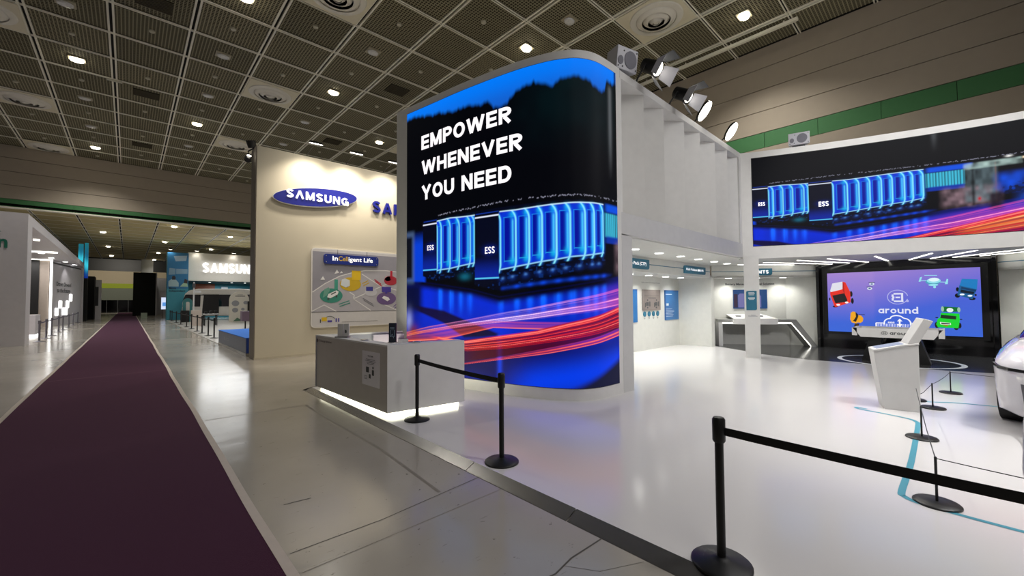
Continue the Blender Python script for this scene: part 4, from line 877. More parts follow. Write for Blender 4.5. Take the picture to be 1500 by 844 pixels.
mb = MB(); SF.line(mb, crom([(1.371, .86, 0), (1.381, .969, 0), (1.448, 1.035, 0), (1.503, 1.046, 0), (1.54, 1.106, 0), (1.63, 1.137, 0), (1.735, 1.12, 0), (1.804, 1.064, 0), (1.889, 1.033, 0), (1.942, .954, 0), (1.947, .87, 0)], 4) and [(q.x, q.y) for q in crom([(1.371, .86, 0), (1.381, .969, 0), (1.448, 1.035, 0), (1.503, 1.046, 0), (1.54, 1.106, 0), (1.63, 1.137, 0), (1.735, 1.12, 0), (1.804, 1.064, 0), (1.889, 1.033, 0), (1.942, .954, 0), (1.947, .87, 0)], 4)], .032, .008, .001); mb.build('cloud_outline', emis('px_white', WHT), bw)
mb = MB(); SF.line(mb, [(1.18, .78), (1.18, .905), (1.37, .905)], .026, .008, .001); SF.line(mb, [(1.95, .92), (2.14, .92), (2.14, .78)], .026, .008, .001)
for k in range(27): SF.rect(mb, 1.20+k*.035, .80, 1.212+k*.035, .885, .008, .001)
text(mb, SF, '888', 1.45, .9, .15, .05, bold=.02, c=.009); stuff(mb.build('battery_row', emis('px_white', WHT), bw))
mb = MB(); SF.line(mb, [(1.71, .84), (1.715, 1.01)], .035, .010, .001); SF.poly(mb, [(1.655, .965), (1.775, .965), (1.716, 1.05)], .010, .001); SF.poly(mb, [(1.645, .885), (1.715, .80), (1.775, .885)], .010, .001); mb.build('double_arrow', emis('px_white', WHT), bw)
CY_, CY2 = (150, 224, 236), (224, 246, 250)
oval(2.44, 2.125, .155, .085, (70, 160, 190), .008); oval(2.45, 2.15, .14, .075, CY_, .009); oval(2.455, 2.18, .105, .055, CY2, .010); oval(2.44, 2.03, .10, .03, CY_, .009); oval(2.465, 1.97, .03, .035, CY_, .0085)
for q in ([(2.185, 2.161), (2.304, 2.156)], [(2.574, 2.11), (2.687, 2.10)], [(2.268, 2.312), (2.522, 2.299)]):
    mb = MB(); SF.line(mb, q, .018, .010, .001); mb.build('picture_shape', emis('px_%d_%d_%d' % CY_, CY_), bw)
shape([(2.22, 2.272), (2.177, 2.26), (2.144, 2.134), (2.184, 2.132)], CY_); shape([(2.708, 2.194), (2.736, 2.18), (2.723, 2.044), (2.667, 2.045)], CY_)
oval(2.905, 1.89, .03, .06, K, .006); oval(2.90, 1.72, .05, .06, K, .006); oval(3.17, 1.63, .06, .04, K, .006); oval(3.235, 1.73, .02, .03, K, .006)
shape([(2.993, 2.182), (3.285, 2.156), (3.26, 1.88), (2.943, 1.996)], (26, 122, 190)); shape([(2.943, 2.0), (3.26, 1.885), (3.174, 1.618), (2.899, 1.727)], (22, 92, 148), c=.009); shape([(2.98, 1.96), (3.25, 1.87), (3.24, 1.82), (2.965, 1.91)], (12, 52, 96), c=.0095)
shape([(2.967, 1.888), (3.215, 1.815), (3.195, 1.75), (2.956, 1.807)], (14, 26, 44), c=.010); oval(2.987, 1.748, .045, .025, (240, 246, 250), .010); oval(3.132, 1.711, .045, .025, (240, 246, 250), .010)
oval(2.484, .89, .045, .09, K, .006); oval(2.854, .85, .05, .09, K, .0065); oval(2.918, .889, .035, .08, K, .006); oval(2.485, 1.10, .03, .015, K, .006); oval(2.945, 1.06, .03, .015, K, .006)
shape([(2.57, 1.237), (2.922, 1.217), (2.926, 1.029), (2.893, .813), (2.501, .823), (2.469, .904), (2.498, 1.057), (2.547, 1.10)], (14, 206, 44)); shape([(2.568, 1.182), (2.865, 1.148), (2.854, 1.054), (2.556, 1.086)], (14, 44, 20), c=.010)
shape([(2.603, 1.416), (2.926, 1.391), (2.923, 1.27), (2.589, 1.265)], (16, 112, 46)); oval(2.603, 1.345, .03, .075, (150, 190, 165), .010); oval(2.915, 1.325, .03, .07, (150, 190, 165), .010); oval(2.746, 1.315, .065, .06, (232, 240, 236), .010)
shape([(2.543, .976), (2.75, .956), (2.757, .902), (2.551, .908)], (225, 235, 228), c=.010); shape([(2.565, .96), (2.735, .945), (2.74, .915), (2.57, .92)], K, c=.011); shape([(2.58, .905), (2.711, .897), (2.672, .855)], (176, 120, 40), c=.011)
# thin light strips fanned over the soffit
for (x0, y0), (x1, y1) in [((14.75, 1.35), (16.88, 1.26)), ((14.95, .28), (16.88, .78)), ((14.9, -.48), (16.88, .34)), ((15.3, -1.35), (16.88, -.1)), ((15.9, -1.85), (16.88, -.6)), ((14.55, 2.35), (16.88, 1.72)), ((14.45, 3.05), (16.88, 2.18)), ((14.5, 3.95), (16.88, 2.62)), ((14.7, 4.75), (16.3, 3.55))]:
    d = Vector((x1-x0, y1-y0, 0)).normalized(); n_ = Vector((-d.y, d.x, 0))*.021
    t = MB().prism([(x0+n_.x, y0+n_.y, ZS-.012), (x1+n_.x, y1+n_.y, ZS-.012), (x1-n_.x, y1-n_.y, ZS-.012), (x0-n_.x, y0-n_.y, ZS-.012)], (0, 0, .014)).build('light_strip', LEDS, sf)

# table in front of that screen
tb = thing('presentation_table', 'long white tray table on black legs in front of the purple-blue screen', 'table', (14.3, .95, PZ))
TX = 13.82
MB().prism([(TX, 1.60, .67), (TX, .28, .67), (TX, .13, .90), (TX, 1.76, .90)], (.05, 0, 0)).build('front_panel', WHITE, tb)
MB().box((TX+.05, .2, .78), (TX+.85, 1.7, .83)).build('top', INKD, tb)
for y in (1.72, .15): MB().box((TX, y-.05, .70), (TX+.9, y+.05, .90)).build('end_rail', WHITE, tb)
MB().box((TX+.85, .2, .7), (TX+.92, 1.7, .9)).build('back_rail', WHITE, tb)
for s, y in ((1, 1.45), (-1, .5)):
    MB().prism([(TX+.12, y+s*.16, PZ), (TX+.12, y-s*.10, PZ), (TX+.12, y-s*.26, .68), (TX+.12, y-s*.02, .68)], (.5, 0, 0)).build('leg', BLACKM, tb)
TF = Frame((TX, 1.66, 0), (0, -1, 0)); block_word(TF, 'around', .62, .75, .42, .085, INKD, tb, t=.18, gap=.13, c=.004); mb = MB()
TF.ring(mb, .52, .785, .06, .05, .008, .004, .001); TF.rect(mb, .495, .76, .505, .81, .004, .001); TF.rect(mb, .495, .78, .545, .79, .004, .001); TF.rect(mb, .535, .76, .545, .81, .004, .001); stuff(mb.build('lettering', INKD, tb))
for k, (y, w) in enumerate(((1.2, .12), (.95, .2), (.62, .14))):
    t = MB().box((TX+.25, y-w, .83), (TX+.6, y+w, .875)).build('control_tablet', mat('grey_tablet', (70, 70, 74), .3), None, bevel=.006)
    tag(t, ['flat dark tablet on the left of the presentation table', 'wide dark tablet in the middle of the presentation table', 'flat dark tablet at the right on the presentation table'][k], 'tablet')

# lectern-like kiosk
kd = Vector((.235, -.972, 0)).normalized(); ko = Vector((8.03, .69, 0)); kn = Vector((-kd.y, kd.x, 0)); kn = kn if kn.x > 0 else -kn
KF = Frame(ko, kd)
lk = thing('info_kiosk', 'white wedge-shaped information kiosk with a raised tilted plate', 'kiosk', (8.2, .5, PZ))
def kprism(name, pts, d0, d1, m, bevel=0):
    MB().prism([KF(a, b, 0)+kn*d0 for a, b in pts], kn*(d1-d0)).build(name, m, lk, bevel=bevel)
kprism('body', [(0, PZ), (.385, PZ), (.385, .985), (.27, .97), (-.10, .87)], 0, .42, WHITE, .006)
kprism('tray', [(-.10, .872), (.27, .972), (.39, .99), (.39, 1.015), (.27, 1.0), (-.10, .90)], -.01, .43, WHITE, .006)
kprism('tray_screen', [(-.06, .914), (.24, .994), (.24, .998), (-.06, .918)], .05, .37, emis('pale_kiosk_screen', (168, 178, 205), .9))
kprism('plate', [(.27, 1.0), (.385, 1.0), (.545, 1.33), (.45, 1.365)], .01, .41, WHITE, .008)

# white reception counter with lit plinth
ct = thing('reception_counter', 'white reception counter with a glowing plinth at the platform edge', 'counter', (3.2, 6.6, PZ))
cA, cB, cL = Vector((2.66, 5.36, 0)), Vector((3.77, 5.10, 0)), Vector((2.52, 7.97, 0)); 
CA = Vector((2.615, 5.31, 0)); CLft = Vector((2.53, 8.0, 0)); CRt = Vector((3.79, 5.13, 0)); CBk = Vector((4.12, 7.74, 0))
ZK0, ZK1 = .115, 1.04
def cslab(name, a, b, lo, hi, th, m):
    d = (b-a).normalized(); n_ = Vector((-d.y, d.x, 0)); c0 = (CA+CBk)/2
    if n_.dot(c0-a) < 0: n_ = -n_
    MB().prism([(a.x, a.y, lo), (b.x, b.y, lo), (b.x+n_.x*th, b.y+n_.y*th, lo), (a.x+n_.x*th, a.y+n_.y*th, lo)], (0, 0, hi-lo)).build(name, m, ct)
COUNT = mat('satin_shaded_counter', (200, 194, 187), .32)  # counter white darkened: the front panel's shade is put into its colour
cslab('front_panel', CLft, CA, ZK0, ZK1-.02, .06, COUNT); cslab('end_panel', CA, CRt, ZK0, ZK1-.02, .06, WHITE); cslab('far_end_panel', CBk, CLft, ZK0, ZK1-.02, .06, mat('blue_grey_inner_board', (150, 150, 160), .5))
cslab('front_ledge', CLft, CA, ZK1-.019, ZK1+.005, .20, WHITE); cslab('end_ledge', CA, CRt, ZK1-.0195, ZK1+.0045, .22, WHITE); cslab('far_ledge', CBk, CLft, ZK1-.0192, ZK1+.0048, .07, WHITE)
MB().prism([(3.5, 7.72, .5), (4.1, 7.60, .5), (4.09, 7.57, .5), (3.5, 7.69, .5)], (0, 0, .5)).build('inner_board', mat('lilac_inner_board', (186, 176, 190), .5), ct)
MB().prism([(3.95, 7.45, .6), (4.1, 7.42, .6), (4.12, 7.56, .6), (3.97, 7.6, .6)], (0, 0, .3)).build('inner_box', mat('grey_inner_box', (120, 118, 128), .5), ct)
d1 = (CLft-CA).normalized(); d2 = (CRt-CA).normalized()
inn = [CA+d1*.06+d2*.06, CRt+d1*.06-d2*.06, CBk-d1*.06-d2*.06, CLft-d1*.10+d2*.06]
MB().prism([(p.x, p.y, PZ+.004) for p in inn], (0, 0, ZK0-PZ-.004)).build('plinth', mat('lit_plinth', (255, 255, 255), .5, emit=(255, 255, 226), emit_s=4.0), ct)
MB().prism([(p.x, p.y, .5) for p in [CA+d1*.08+d2*.08, CA+d1*.08+d2*.6, CLft-d1*.1+d2*.6, CLft-d1*.1+d2*.08]], (0, 0, .02)).build('inner_shelf', GREYP, ct)
CF = Frame(CLft, CA-CLft)
mb = MB(); CF.rrect(mb, 1.93, .42, 2.47, .92, .01, .001, .004); mb.build('notice_sheet', mat('glossy_notice_sheet', (246, 243, 248), .12), ct)
mb = MB(); text(mb, CF, 'WELCOME', 2.11, .84, .17, .022, bold=.02, c=.006)
for k, (a, w) in enumerate(((2.06, .28), (2.03, .33), (2.08, .24), (2.1, .2))): CF.rect(mb, a, .80-k*.022, a+w, .806-k*.022, .006, .001)
CF.rect(mb, 2.06, .61, 2.15, .69, .006, .001); CF.ell(mb, 2.28, .69, .02, .02, .006, .001); CF.rect(mb, 2.25, .58, 2.31, .66, .006, .001); CF.rect(mb, 2.15, .53, 2.21, .59, .006, .001)
for k in range(3): CF.rect(mb, 2.0, .55-k*.02, 2.1, .555-k*.02, .006, .001)
stuff(mb.build('notice_print', INKD, ct))
mb = MB(); text(mb, CF, 'LG Energy Solution', .13, .925, .62, .05, bold=.005, c=.003); CF.ell(mb, .085, .95, .03, .035, .001, .002); mb.build('lettering', mat('faded_grey_ink', (96, 74, 68), .6), ct)
# things on the counter
CK = ZK1+.005
def leaflet(x, y, label):
    t = thing('leaflet_stand', label, 'stand', (x, y, CK)); rz = .62
    F = Frame((x, y, CK), (math.cos(-.85), math.sin(-.85), 0))
    mb = MB(); F.rect(mb, -.10, 0, .12, .02, -.06, .12); mb.build('base', mat('grey_acrylic', (120, 118, 116), .2), t)
    for a in (-.075, .03):
        mb = MB(); F.rect(mb, a, .02, a+.095, .23, -.01, .02); mb.build('card', mat('pale_card', (196, 194, 192), .3), t)
    mb = MB(); F.rect(mb, .055, .08, .075, .13, .011, .001); F.ell(mb, .075, .1, .012, .03, .011, .001); stuff(mb.build('card_print', INKD, t))
leaflet(2.66, 7.07, 'small clear stand with two pale cards on the counter')
t = thing('phone_stand', 'dark upright phone-shaped display standing on the counter corner', 'display', (2.84, 5.60, CK)); F = Frame((2.84, 5.60, CK), (math.cos(-.85), math.sin(-.85), 0))
mb = MB(); F.rrect(mb, -.055, .0, .055, .29, .012, -.012, .024); mb.build('body', mat('dark_slate_display', (38, 44, 58), .25), t)
mb = MB(); F.rect(mb, -.035, .21, .03, .225, .013, .001); F.line(mb, [(-.03, .09), (-.03, .19), (.03, .19), (.03, .09), (-.03, .09), (.0, .13), (.02, .07)], .006, .013, .001); stuff(mb.build('display_print', mat('pale_blue_print', (130, 150, 170), .5), t))
MB().box((2.78, 5.55, CK), (2.90, 5.64, CK+.012)).build('foot', STEEL, t)
for x, y, lab in ((2.70, 6.25, 'small clear dish on the counter ledge'), (3.1, 5.36, 'flat white card holder beside the phone display on the counter')):
    tag(MB().lathe([(.05, 0), (.06, .02), (.05, .022)], (x, y, CK), 16).build('dish', CHROME, None, smooth=True), lab, 'dish')

# ------------------------------------------------------------------ belt barriers in front
def stanchion_parts(t, x, y, z, h, m=BLACKM, br=.17, pr=.025, n=28):
    MB().lathe([(br, 0), (br, .012), (br*.93, .022), (br*.35, .034), (.04, .045), (pr, .05)], (x, y, z), n).build('base', m, t, smooth=True)
    MB().lathe([(pr, .03), (pr, h-.14)], (x, y, z), 16).build('post', m, t, smooth=True)
    MB().lathe([(pr+.006, h-.15), (pr+.012, h-.14), (pr+.012, h-.012), (pr+.004, h), (.005, h+.002)], (x, y, z), 16).build('belt_head', m, t, smooth=True)
def belt(t, a, b, z, w=.048, sag=.03, n=10, m=BELT):
    a = Vector(a); b = Vector(b); d = (b-a).normalized(); a = a+d*.02; b = b-d*.02; nn = Vector((-d.y, d.x, 0))*.0015; vs = []
    for k in range(n+1):
        u = k/n; p = a.lerp(b, u); zz = z-sag*4*u*(1-u)
        vs += [(p.x-nn.x, p.y-nn.y, zz-w/2), (p.x-nn.x, p.y-nn.y, zz+w/2), (p.x+nn.x, p.y+nn.y, zz+w/2), (p.x+nn.x, p.y+nn.y, zz-w/2)]
    fs = []
    for k in range(n):
        for q in range(4): fs.append((4*k+q, 4*k+(q+1) % 4, 4*k+4+(q+1) % 4, 4*k+4+q))
    MB().add(vs, fs).build('belt', m, t)
ST = [(2.65, .987), (2.733, 3.083), (2.877, 4.965), (2.66, -1.05)]
SLAB = ['black belt stanchion nearest the viewer at the steel platform edge', 'black belt stanchion standing on the white floor right of the counter', 'black belt stanchion directly in front of the white counter end', 'black belt stanchion beyond the near one, outside the right side of the view']
for (x, y), lab in zip(ST, SLAB):
    t = thing('belt_stanchion', lab, 'stanchion', (x, y, PZ), 'large black belt stanchions'); stanchion_parts(t, x, y, PZ, .88)
    if lab == SLAB[0]: belt(t, (2.65, .987, 0), (2.66, -1.05, 0), PZ+.80, sag=.012)
    if lab == SLAB[2]: belt(t, (2.877, 4.965, 0), (2.733, 3.083, 0), PZ+.80, sag=.012)
THIN = [(4.62, .11), (6.65, .26), (8.57, .21), (10.13, .03), (9.05, .42), (4.55, -1.5), (10.2, -1.8)]
TLAB = ['thin low rope stanchion nearest, in front of the car', 'thin low rope stanchion just right of the white kiosk', 'thin low rope stanchion behind the kiosk near the car', 'thin low rope stanchion farthest back by the black screen wall', 'thin low rope stanchion mostly hidden behind the white kiosk', 'thin low rope stanchion past the right side of the car', 'thin low rope stanchion behind the car']
for k, ((x, y), lab) in enumerate(zip(THIN, TLAB)):
    t = thing('rope_stanchion', lab, 'stanchion', (x, y, PZ), 'thin low rope stanchions around the car')
    MB().lathe([(.14, 0), (.14, .012), (.13, .02), (.012, .024)], (x, y, PZ), 28).build('base', BLACKM, t, smooth=True)
    MB().lathe([(.009, .02), (.009, .36), (.004, .365)], (x, y, PZ), 10).build('post', BLACKM, t, smooth=True)
    nxt = {0: 5, 1: 0, 4: 1, 2: 3, 3: 6}.get(k)
    if nxt is not None:
        a, b = Vector((x, y, PZ+.35)), Vector((*THIN[nxt], PZ+.35)); MB().tube([a.lerp(b, u/8)-Vector((0, 0, .02*4*(u/8)*(1-u/8))) for u in range(9)], .004, 5).build('rope', BLACKM, t)
    if k == 2:
        a, b = Vector((x, y, PZ+.35)), Vector((9.05, .42, PZ+.05)); MB().tube([a, a.lerp(b, .5)-Vector((0, 0, .03)), b], .004, 5).build('rope', BLACKM, t)

# ------------------------------------------------------------------ white car at the right edge
CARW = mat('pearl_white_car_paint', (232, 230, 236), .18, coat=1.0, noise=.01); TYRE = mat('tyre_rubber', (20, 20, 22), .8); CGLASS = mat('dark_car_glass', (16, 18, 22), .05, spec=.8)
X0, YC = 7.55, -1.50
car = thing('car', 'pearl white car with a slim dark headlight, cut by the right edge', 'car', (X0+1.06, YC+.93, PZ))
prof = [  # x, half width low, belt, top, z low, belt, top
    (0.0, .58, .66, .56, .34, .70, .80), (.04, .74, .79, .68, .25, .72, .87), (.12, .83, .875, .76, .21, .755, .925), (.28, .895, .93, .81, .19, .79, .965), (.6, .93, .955, .84, .19, .83, 1.01), (1.0, .94, .965, .85, .19, .88, 1.05),
    (1.6, .945, .97, .86, .19, .93, 1.09), (2.5, .945, .97, .88, .19, .96, 1.10), (3.8, .945, .97, .88, .20, .98, 1.12), (4.35, .91, .94, .83, .22, .96, 1.12), (4.58, .84, .87, .76, .30, .92, 1.08), (4.66, .74, .76, .66, .4, .88, 1.0)]
def loft(P, mk):
    vs = []; 
    for q in P:
        half = mk(q); ringp = half+[(-a, b) for a, b in half[-2:0:-1]]; vs += [(X0+q[0], YC+a, PZ+b) for a, b in ringp]
    n = len(ringp); fs = [(k*n+i, k*n+(i+1) % n, (k+1)*n+(i+1) % n, (k+1)*n+i) for k in range(len(P)-1) for i in range(n)]
    return MB().add(vs, fs+[tuple(range(n)), tuple(range((len(P)-1)*n, len(P)*n))[::-1]])
loft(prof, lambda q: [(0, q[4]), (q[1]*.85, q[4]), (q[1], q[4]+.07), (q[2]*.985, (q[4]+q[5])/2), (q[2], q[5]-.03), (q[2]*.98, q[5]+.03), (q[3], q[6]-.03), (q[3]*.9, q[6]), (0, q[6]+.025)]).build('body', CARW, car, smooth=True)
cab = [(1.25, .80, .76, 1.06, 1.09), (2.15, .86, .62, 1.08, 1.50), (2.9, .86, .63, 1.08, 1.57), (3.7, .86, .60, 1.08, 1.51), (4.42, .78, .70, 1.08, 1.13)]
loft(cab, lambda q: [(0, q[3]), (q[1], q[3]), (q[2], q[4]-.03), (q[2]*.9, q[4]), (0, q[4]+.02)]).build('cabin_glass', CGLASS, car, smooth=True)
loft([(2.1, .60, 1.49), (2.3, .62, 1.545), (2.9, .62, 1.585), (3.6, .60, 1.545), (3.85, .57, 1.47)], lambda q: [(0, q[2]-.03), (q[1], q[2]-.03), (q[1]*.97, q[2]+.005), (0, q[2]+.03)]).build('roof_panel', CARW, car, smooth=True)
for sx in (1.06, 3.72):
    for sgn in (-1, 1):
        c = Vector((X0+sx, YC+sgn*.845, PZ+.365)); Mx = Matrix.Rotation(R(90), 3, 'X')
        w = MB().lathe([(.25, -.11), (.34, -.12), (.365, -.08), (.365, .08), (.34, .12), (.25, .11)], c, 28, Mx).build('tyre', TYRE, car, smooth=True)
        MB().lathe([(.25, -.09), (.25, .09), (.1, .10), (.02, .105)], c, 24, Mx).build('rim', mat('dark_alloy_rim', (60, 60, 64), .3, 1.0), w, smooth=True)
        MB().lathe([(.395, -.112), (.395, .112)], c+Vector((0, 0, .02)), 28, Mx).build('wheel_arch', TYRE, car)
for sgn in (-1, 1):
    hl = [(X0+.62, YC+sgn*.962, .80), (X0+.29, YC+sgn*.94, .775), (X0+.12, YC+sgn*.885, .755), (X0+.035, YC+sgn*.79, .74), (X0-.005, YC+sgn*.62, .725), (X0-.012, YC+sgn*.3, .72)]
    MB().add([(a, b, PZ+c+(.02 if k == 0 else .034)*u) for u in (0, 1) for k, (a, b, c) in enumerate(hl)]+[(a+.05, b-sgn*.05, PZ+c+.034*u) for u in (0, 1) for a, b, c in hl],
             [(k, k+1, 7+k, 6+k) for k in range(5)]+[(6+k, 7+k, 19+k, 18+k) for k in range(5)]+[(k, 12+k, 13+k, k+1) for k in range(5)]).build('headlight', CGLASS, car)
    MB().prism([(X0+.02, YC+sgn*.70, PZ+.60), (X0-.005, YC+sgn*.50, PZ+.58), (X0-.005, YC+sgn*.52, PZ+.34), (X0+.03, YC+sgn*.68, PZ+.36)], (-.018, 0, 0)).build('air_intake', mat('grey_intake', (90, 90, 96), .4), car)
MB().box((X0-.02, YC-.45, PZ+.36), (X0+.05, YC+.45, PZ+.48)).build('grille', BLACKM, car)
car.rotation_euler.z = R(-9); car.location.y += .10
cb = MB().tube(crom([(7.62, -.62, .42), (7.45, -.55, .28), (7.2, -.52, .12), (6.9, -.50, PZ+.014), (6.4, -.46, PZ+.014), (5.84, -.43, PZ+.014), (5.2, -.50, PZ+.014), (4.7, -.8, PZ+.014)], 6), .014, 8).build('charging_cable', mat('grey_cable', (96, 98, 104), .4))
tag(cb, 'dark cable curving down from the car onto the white floor', 'cable')

# ------------------------------------------------------------------ speakers and spotlights on top of the stand
def speaker(c, yaw, pitch, w, h, d, label):
    t = thing('loudspeaker', label, 'speaker', c); M = Matrix.Rotation(yaw, 3, 'Z') @ Matrix.Rotation(pitch, 3, 'X')
    def put(mb): mb.v = [tuple(M @ Vector(v)+Vector(c)) for v in mb.v]; return mb
    put(MB().prism([(-w/2, -d*.5, -h/2), (w/2, -d*.5, -h/2), (w*.36, d*.5, -h/2), (-w*.36, d*.5, -h/2)], (0, 0, h))).build('cabinet', SPEAKW, t, bevel=.012)
    F = Frame((0, -d*.5, 0), (1, 0, 0))
    mb = MB(); F.ell(mb, w*.14, 0, h*.36, h*.38, .001, .012, 28); put(mb).build('woofer', SPEAKG, t)
    mb = MB(); F.ell(mb, -w*.33, -h*.12, h*.15, h*.19, .001, .012, 20); put(mb).build('tweeter', SPEAKG, t)
    for a, b in ((-w*.19, h*.32), (-w*.22, -h*.36), (w*.42, h*.38), (w*.42, -h*.38), (-w*.42, -h*.38)):
        mb = MB(); F.ell(mb, a, b, h*.035, h*.035, .001, .008, 10); put(mb).build('port', INKD, t)
    put(MB().box((-w*.3, -.03, -h/2-.06), (w*.3, .03, -h/2))).build('bracket', INKD, t)
speaker((6.58, 4.05, 6.04), R(-14), R(8), .50, .40, .36, 'grey loudspeaker on the rounded top corner of the display wall')
speaker((13.14, 2.68, 5.95), R(-72), R(2), .48, .32, .26, 'pale grey loudspeaker on the curved fascia above the wide screen')
def spot(x, y, z, aim, label, pw):
    t = thing('barn_door_spotlight', label, 'spotlight', (x, y, z)); d = (Vector(aim)-Vector((x, y, z))).normalized(); q = d.to_track_quat('Z', 'Y').to_matrix()
    def L(a, b, c): return Vector((x, y, z))+q @ Vector((a, b, c))
    MB().cyl(L(0, 0, -.30), L(0, 0, -.02), .12, 16, .13).build('housing', BLACKM, t, smooth=True)
    MB().cyl(L(0, 0, -.03), L(0, 0, .02), .15, 18, .16).build('rim', BLACKM, t, smooth=True)
    MB().cyl(L(0, 0, .012), L(0, 0, .028), .125, 18).build('lens', GLOW, t)
    for k in range(4):
        c, s = math.cos(k*math.pi/2), math.sin(k*math.pi/2)
        MB().prism([L(.155*c-.12*s, .155*s+.12*c, .02), L(.155*c+.12*s, .155*s-.12*c, .02), L(.30*c+.17*s, .30*s-.17*c, .24), L(.30*c-.17*s, .30*s+.17*c, .24)], q @ Vector((c*.006, s*.006, 0))).build('barn_door', INKD if k % 2 else SPEAKW, t)
    b = Vector((x-.1, 4.0, ZT)); MB().tube([b, b+Vector((0, -.05, .12)), Vector((x, y, z))-d*.18+Vector((-.14, 0, 0)), Vector((x, y, z))-d*.14], .018, 8).build('arm', BLACKM, t)
    lamp('SPOT', tuple(L(0, 0, .06)), pw, (1, .97, .93), .1, aim=aim, angle=100, blend=.6, parent=t)
spot(7.10, 3.60, 5.95, (7.5, -2.0, 2.2), 'black barn-door spotlight beside the loudspeaker on the fascia', 330)
spot(8.45, 3.62, 5.90, (8.9, -2.0, 2.2), 'black barn-door spotlight second along the fascia top', 330)
def flood(x, y, z, aim, label, pw, w=.42, col=(1, .95, .86), base=None, ang=120):
    t = thing('floodlight', label, 'floodlight', (x, y, z)); d = (Vector(aim)-Vector((x, y, z))).normalized(); q = d.to_track_quat('Z', 'X').to_matrix()
    def L(a, b, c): return Vector((x, y, z))+q @ Vector((a, b, c))
    MB().prism([L(.47*w*math.cos(k*.3142), .27*w*math.sin(k*.3142), -.07) for k in range(20)], d*.06).build('housing', BLACKM, t)
    MB().prism([L(.46*w*math.cos(k*.3142), .26*w*math.sin(k*.3142), -.008) for k in range(20)], d*.01).build('face', GLOW, t)
    if base: MB().tube([base, Vector(base)+Vector((0, 0, .08)), L(0, 0, -.07)], .014, 6).build('bracket', BLACKM, t)
    lamp('SPOT', tuple(L(0, 0, .05)), pw, col, .12, aim=aim, angle=ang, blend=.8, parent=t)
flood(9.64, 3.74, 5.99, (9.2, .2, 3.0), 'bright oval floodlight third along the fascia top', 150, .5, base=(9.64, 4.0, ZT))
flood(11.33, 3.74, 5.99, (10.4, .2, 3.0), 'bright oval floodlight farthest along the fascia top', 150, .5, base=(11.33, 4.0, ZT))

# ------------------------------------------------------------------ beige sign wall
SW = thing('sign_wall', 'tall beige sign wall standing behind the counter', 'wall', (6, 13.9, 0)); YW = 13.65
BEIGE = mat('beige_sign_wall', (206, 198, 180), .6, noise=.03, scale=2)
MB().box((2.66, YW, 0), (14.5, YW+.62, 6.22)).build('wall_panel', BEIGE, SW); MB().box((2.64, YW+.02, 0), (2.66, YW+.62, 6.22)).build('shaded_end_face', mat('shaded_end_beige', (140, 132, 122), .6), SW)  # end face of the wall tinted darker, standing in for its shade
MB().box((2.64, YW-.02, 0), (14.5, YW, .06)).build('skirting', mat('pale_skirting', (196, 188, 170), .6), SW)
WF = Frame((0, YW, 0), (1, 0, 0)); NAVY = mat('royal_blue_sign', (26, 34, 140), .35)
os_ = thing('oval_sign', 'blue oval wall sign reading SAMSUNG in white raised letters', 'sign', (4.31, YW, 4.95))
mb = MB(); WF.ell(mb, 4.31, 4.945, 1.275, .305, .05, .06, 48, R(8)); mb.build('rim', WHITE, os_); mb = MB(); WF.ell(mb, 4.31, 4.945, 1.255, .285, .112, .004, 48, R(8)); mb.build('face', NAVY, os_)
mb = MB(); WF.ell(mb, 4.31, 4.945, .9, .15, 0, .05, 24, R(8)); mb.build('spacer', BLACKM, os_)
block_word(WF, 'S\u039bMSUNG', 3.41, 4.815, 1.85, .25, LETW, os_, t=.20, gap=.20, depth=.03, c=.116)
ls = thing('letter_sign', 'dark blue raised SAMSUNG lettering partly hidden by the display wall', 'sign', (7.4, YW, 4.75))
block_word(WF, 'SAMSUNG', 6.13, 4.76, 2.72, .39, NAVY, ls, t=.21, gap=.22, depth=.07, c=.02)
for k, x in enumerate((4.04, 5.27, 6.59)):
    flood(x, YW-.75, 6.40, (x, YW-.02, 4.2), ['left floodlight on top of the beige sign wall', 'middle floodlight on top of the beige sign wall', 'right floodlight on the beige sign wall, next to the display wall'][k], 190, .66, (1, .90, .74), base=(x, YW+.1, 6.22))
t = thing('clamp_lamp', 'black clamp lamp hanging on the left edge of the beige sign wall', 'lamp', (2.55, 14.0, 6.0))
MB().cyl((2.6, 14.0, 6.22), (2.55, 13.95, 6.42), .10, 12, .13).build('shade', BLACKM, t, smooth=True); MB().tube([(2.64, 14.0, 6.22), (2.5, 14.0, 6.1), (2.52, 14.0, 5.95)], .02, 6).build('arm', BLACKM, t)
MB().cyl((2.52, 14.0, 5.98), (2.47, 13.9, 5.80), .07, 12, .09).build('head', BLACKM, t, smooth=True); MB().lathe([(.055, 0), (.055, .02)], (2.50, 13.87, 5.92), 12).build('bulb', GLOW, t)
# illustrated city panel
ip = thing('illustrated_panel', 'grey illustrated city panel headed InCelligent Life on the beige wall', 'panel', (6, YW, .84))
PGREY = mat('lilac_grey_print', (178, 176, 186), .45); PLIGHT = mat('pale_print', (206, 204, 208), .45); PLINE = mat('white_print_line', (226, 226, 228), .45)
mb = MB(); WF.rrect(mb, 4.15, .84, 8.6, 3.36, .12, .004, .05); mb.build('board', mat('white_panel_edge', (228, 226, 226), .45), ip)
mb = MB(); WF.rrect(mb, 4.18, .87, 8.57, 3.33, .10, .054, .002); mb.build('print_base', PLIGHT, ip)
mb = MB(); WF.rect(mb, 4.19, 1.335, 8.57, 3.25, .056, .001); mb.build('print_ground', PGREY, ip)
sky_ = [(4.19, 3.25), (8.57, 3.25), (8.57, 2.62), (7.6, 2.68), (7.138, 2.71), (6.632, 2.74), (5.883, 2.71), (5.467, 2.63), (5.029, 2.49), (4.573, 2.24), (4.19, 1.96)]
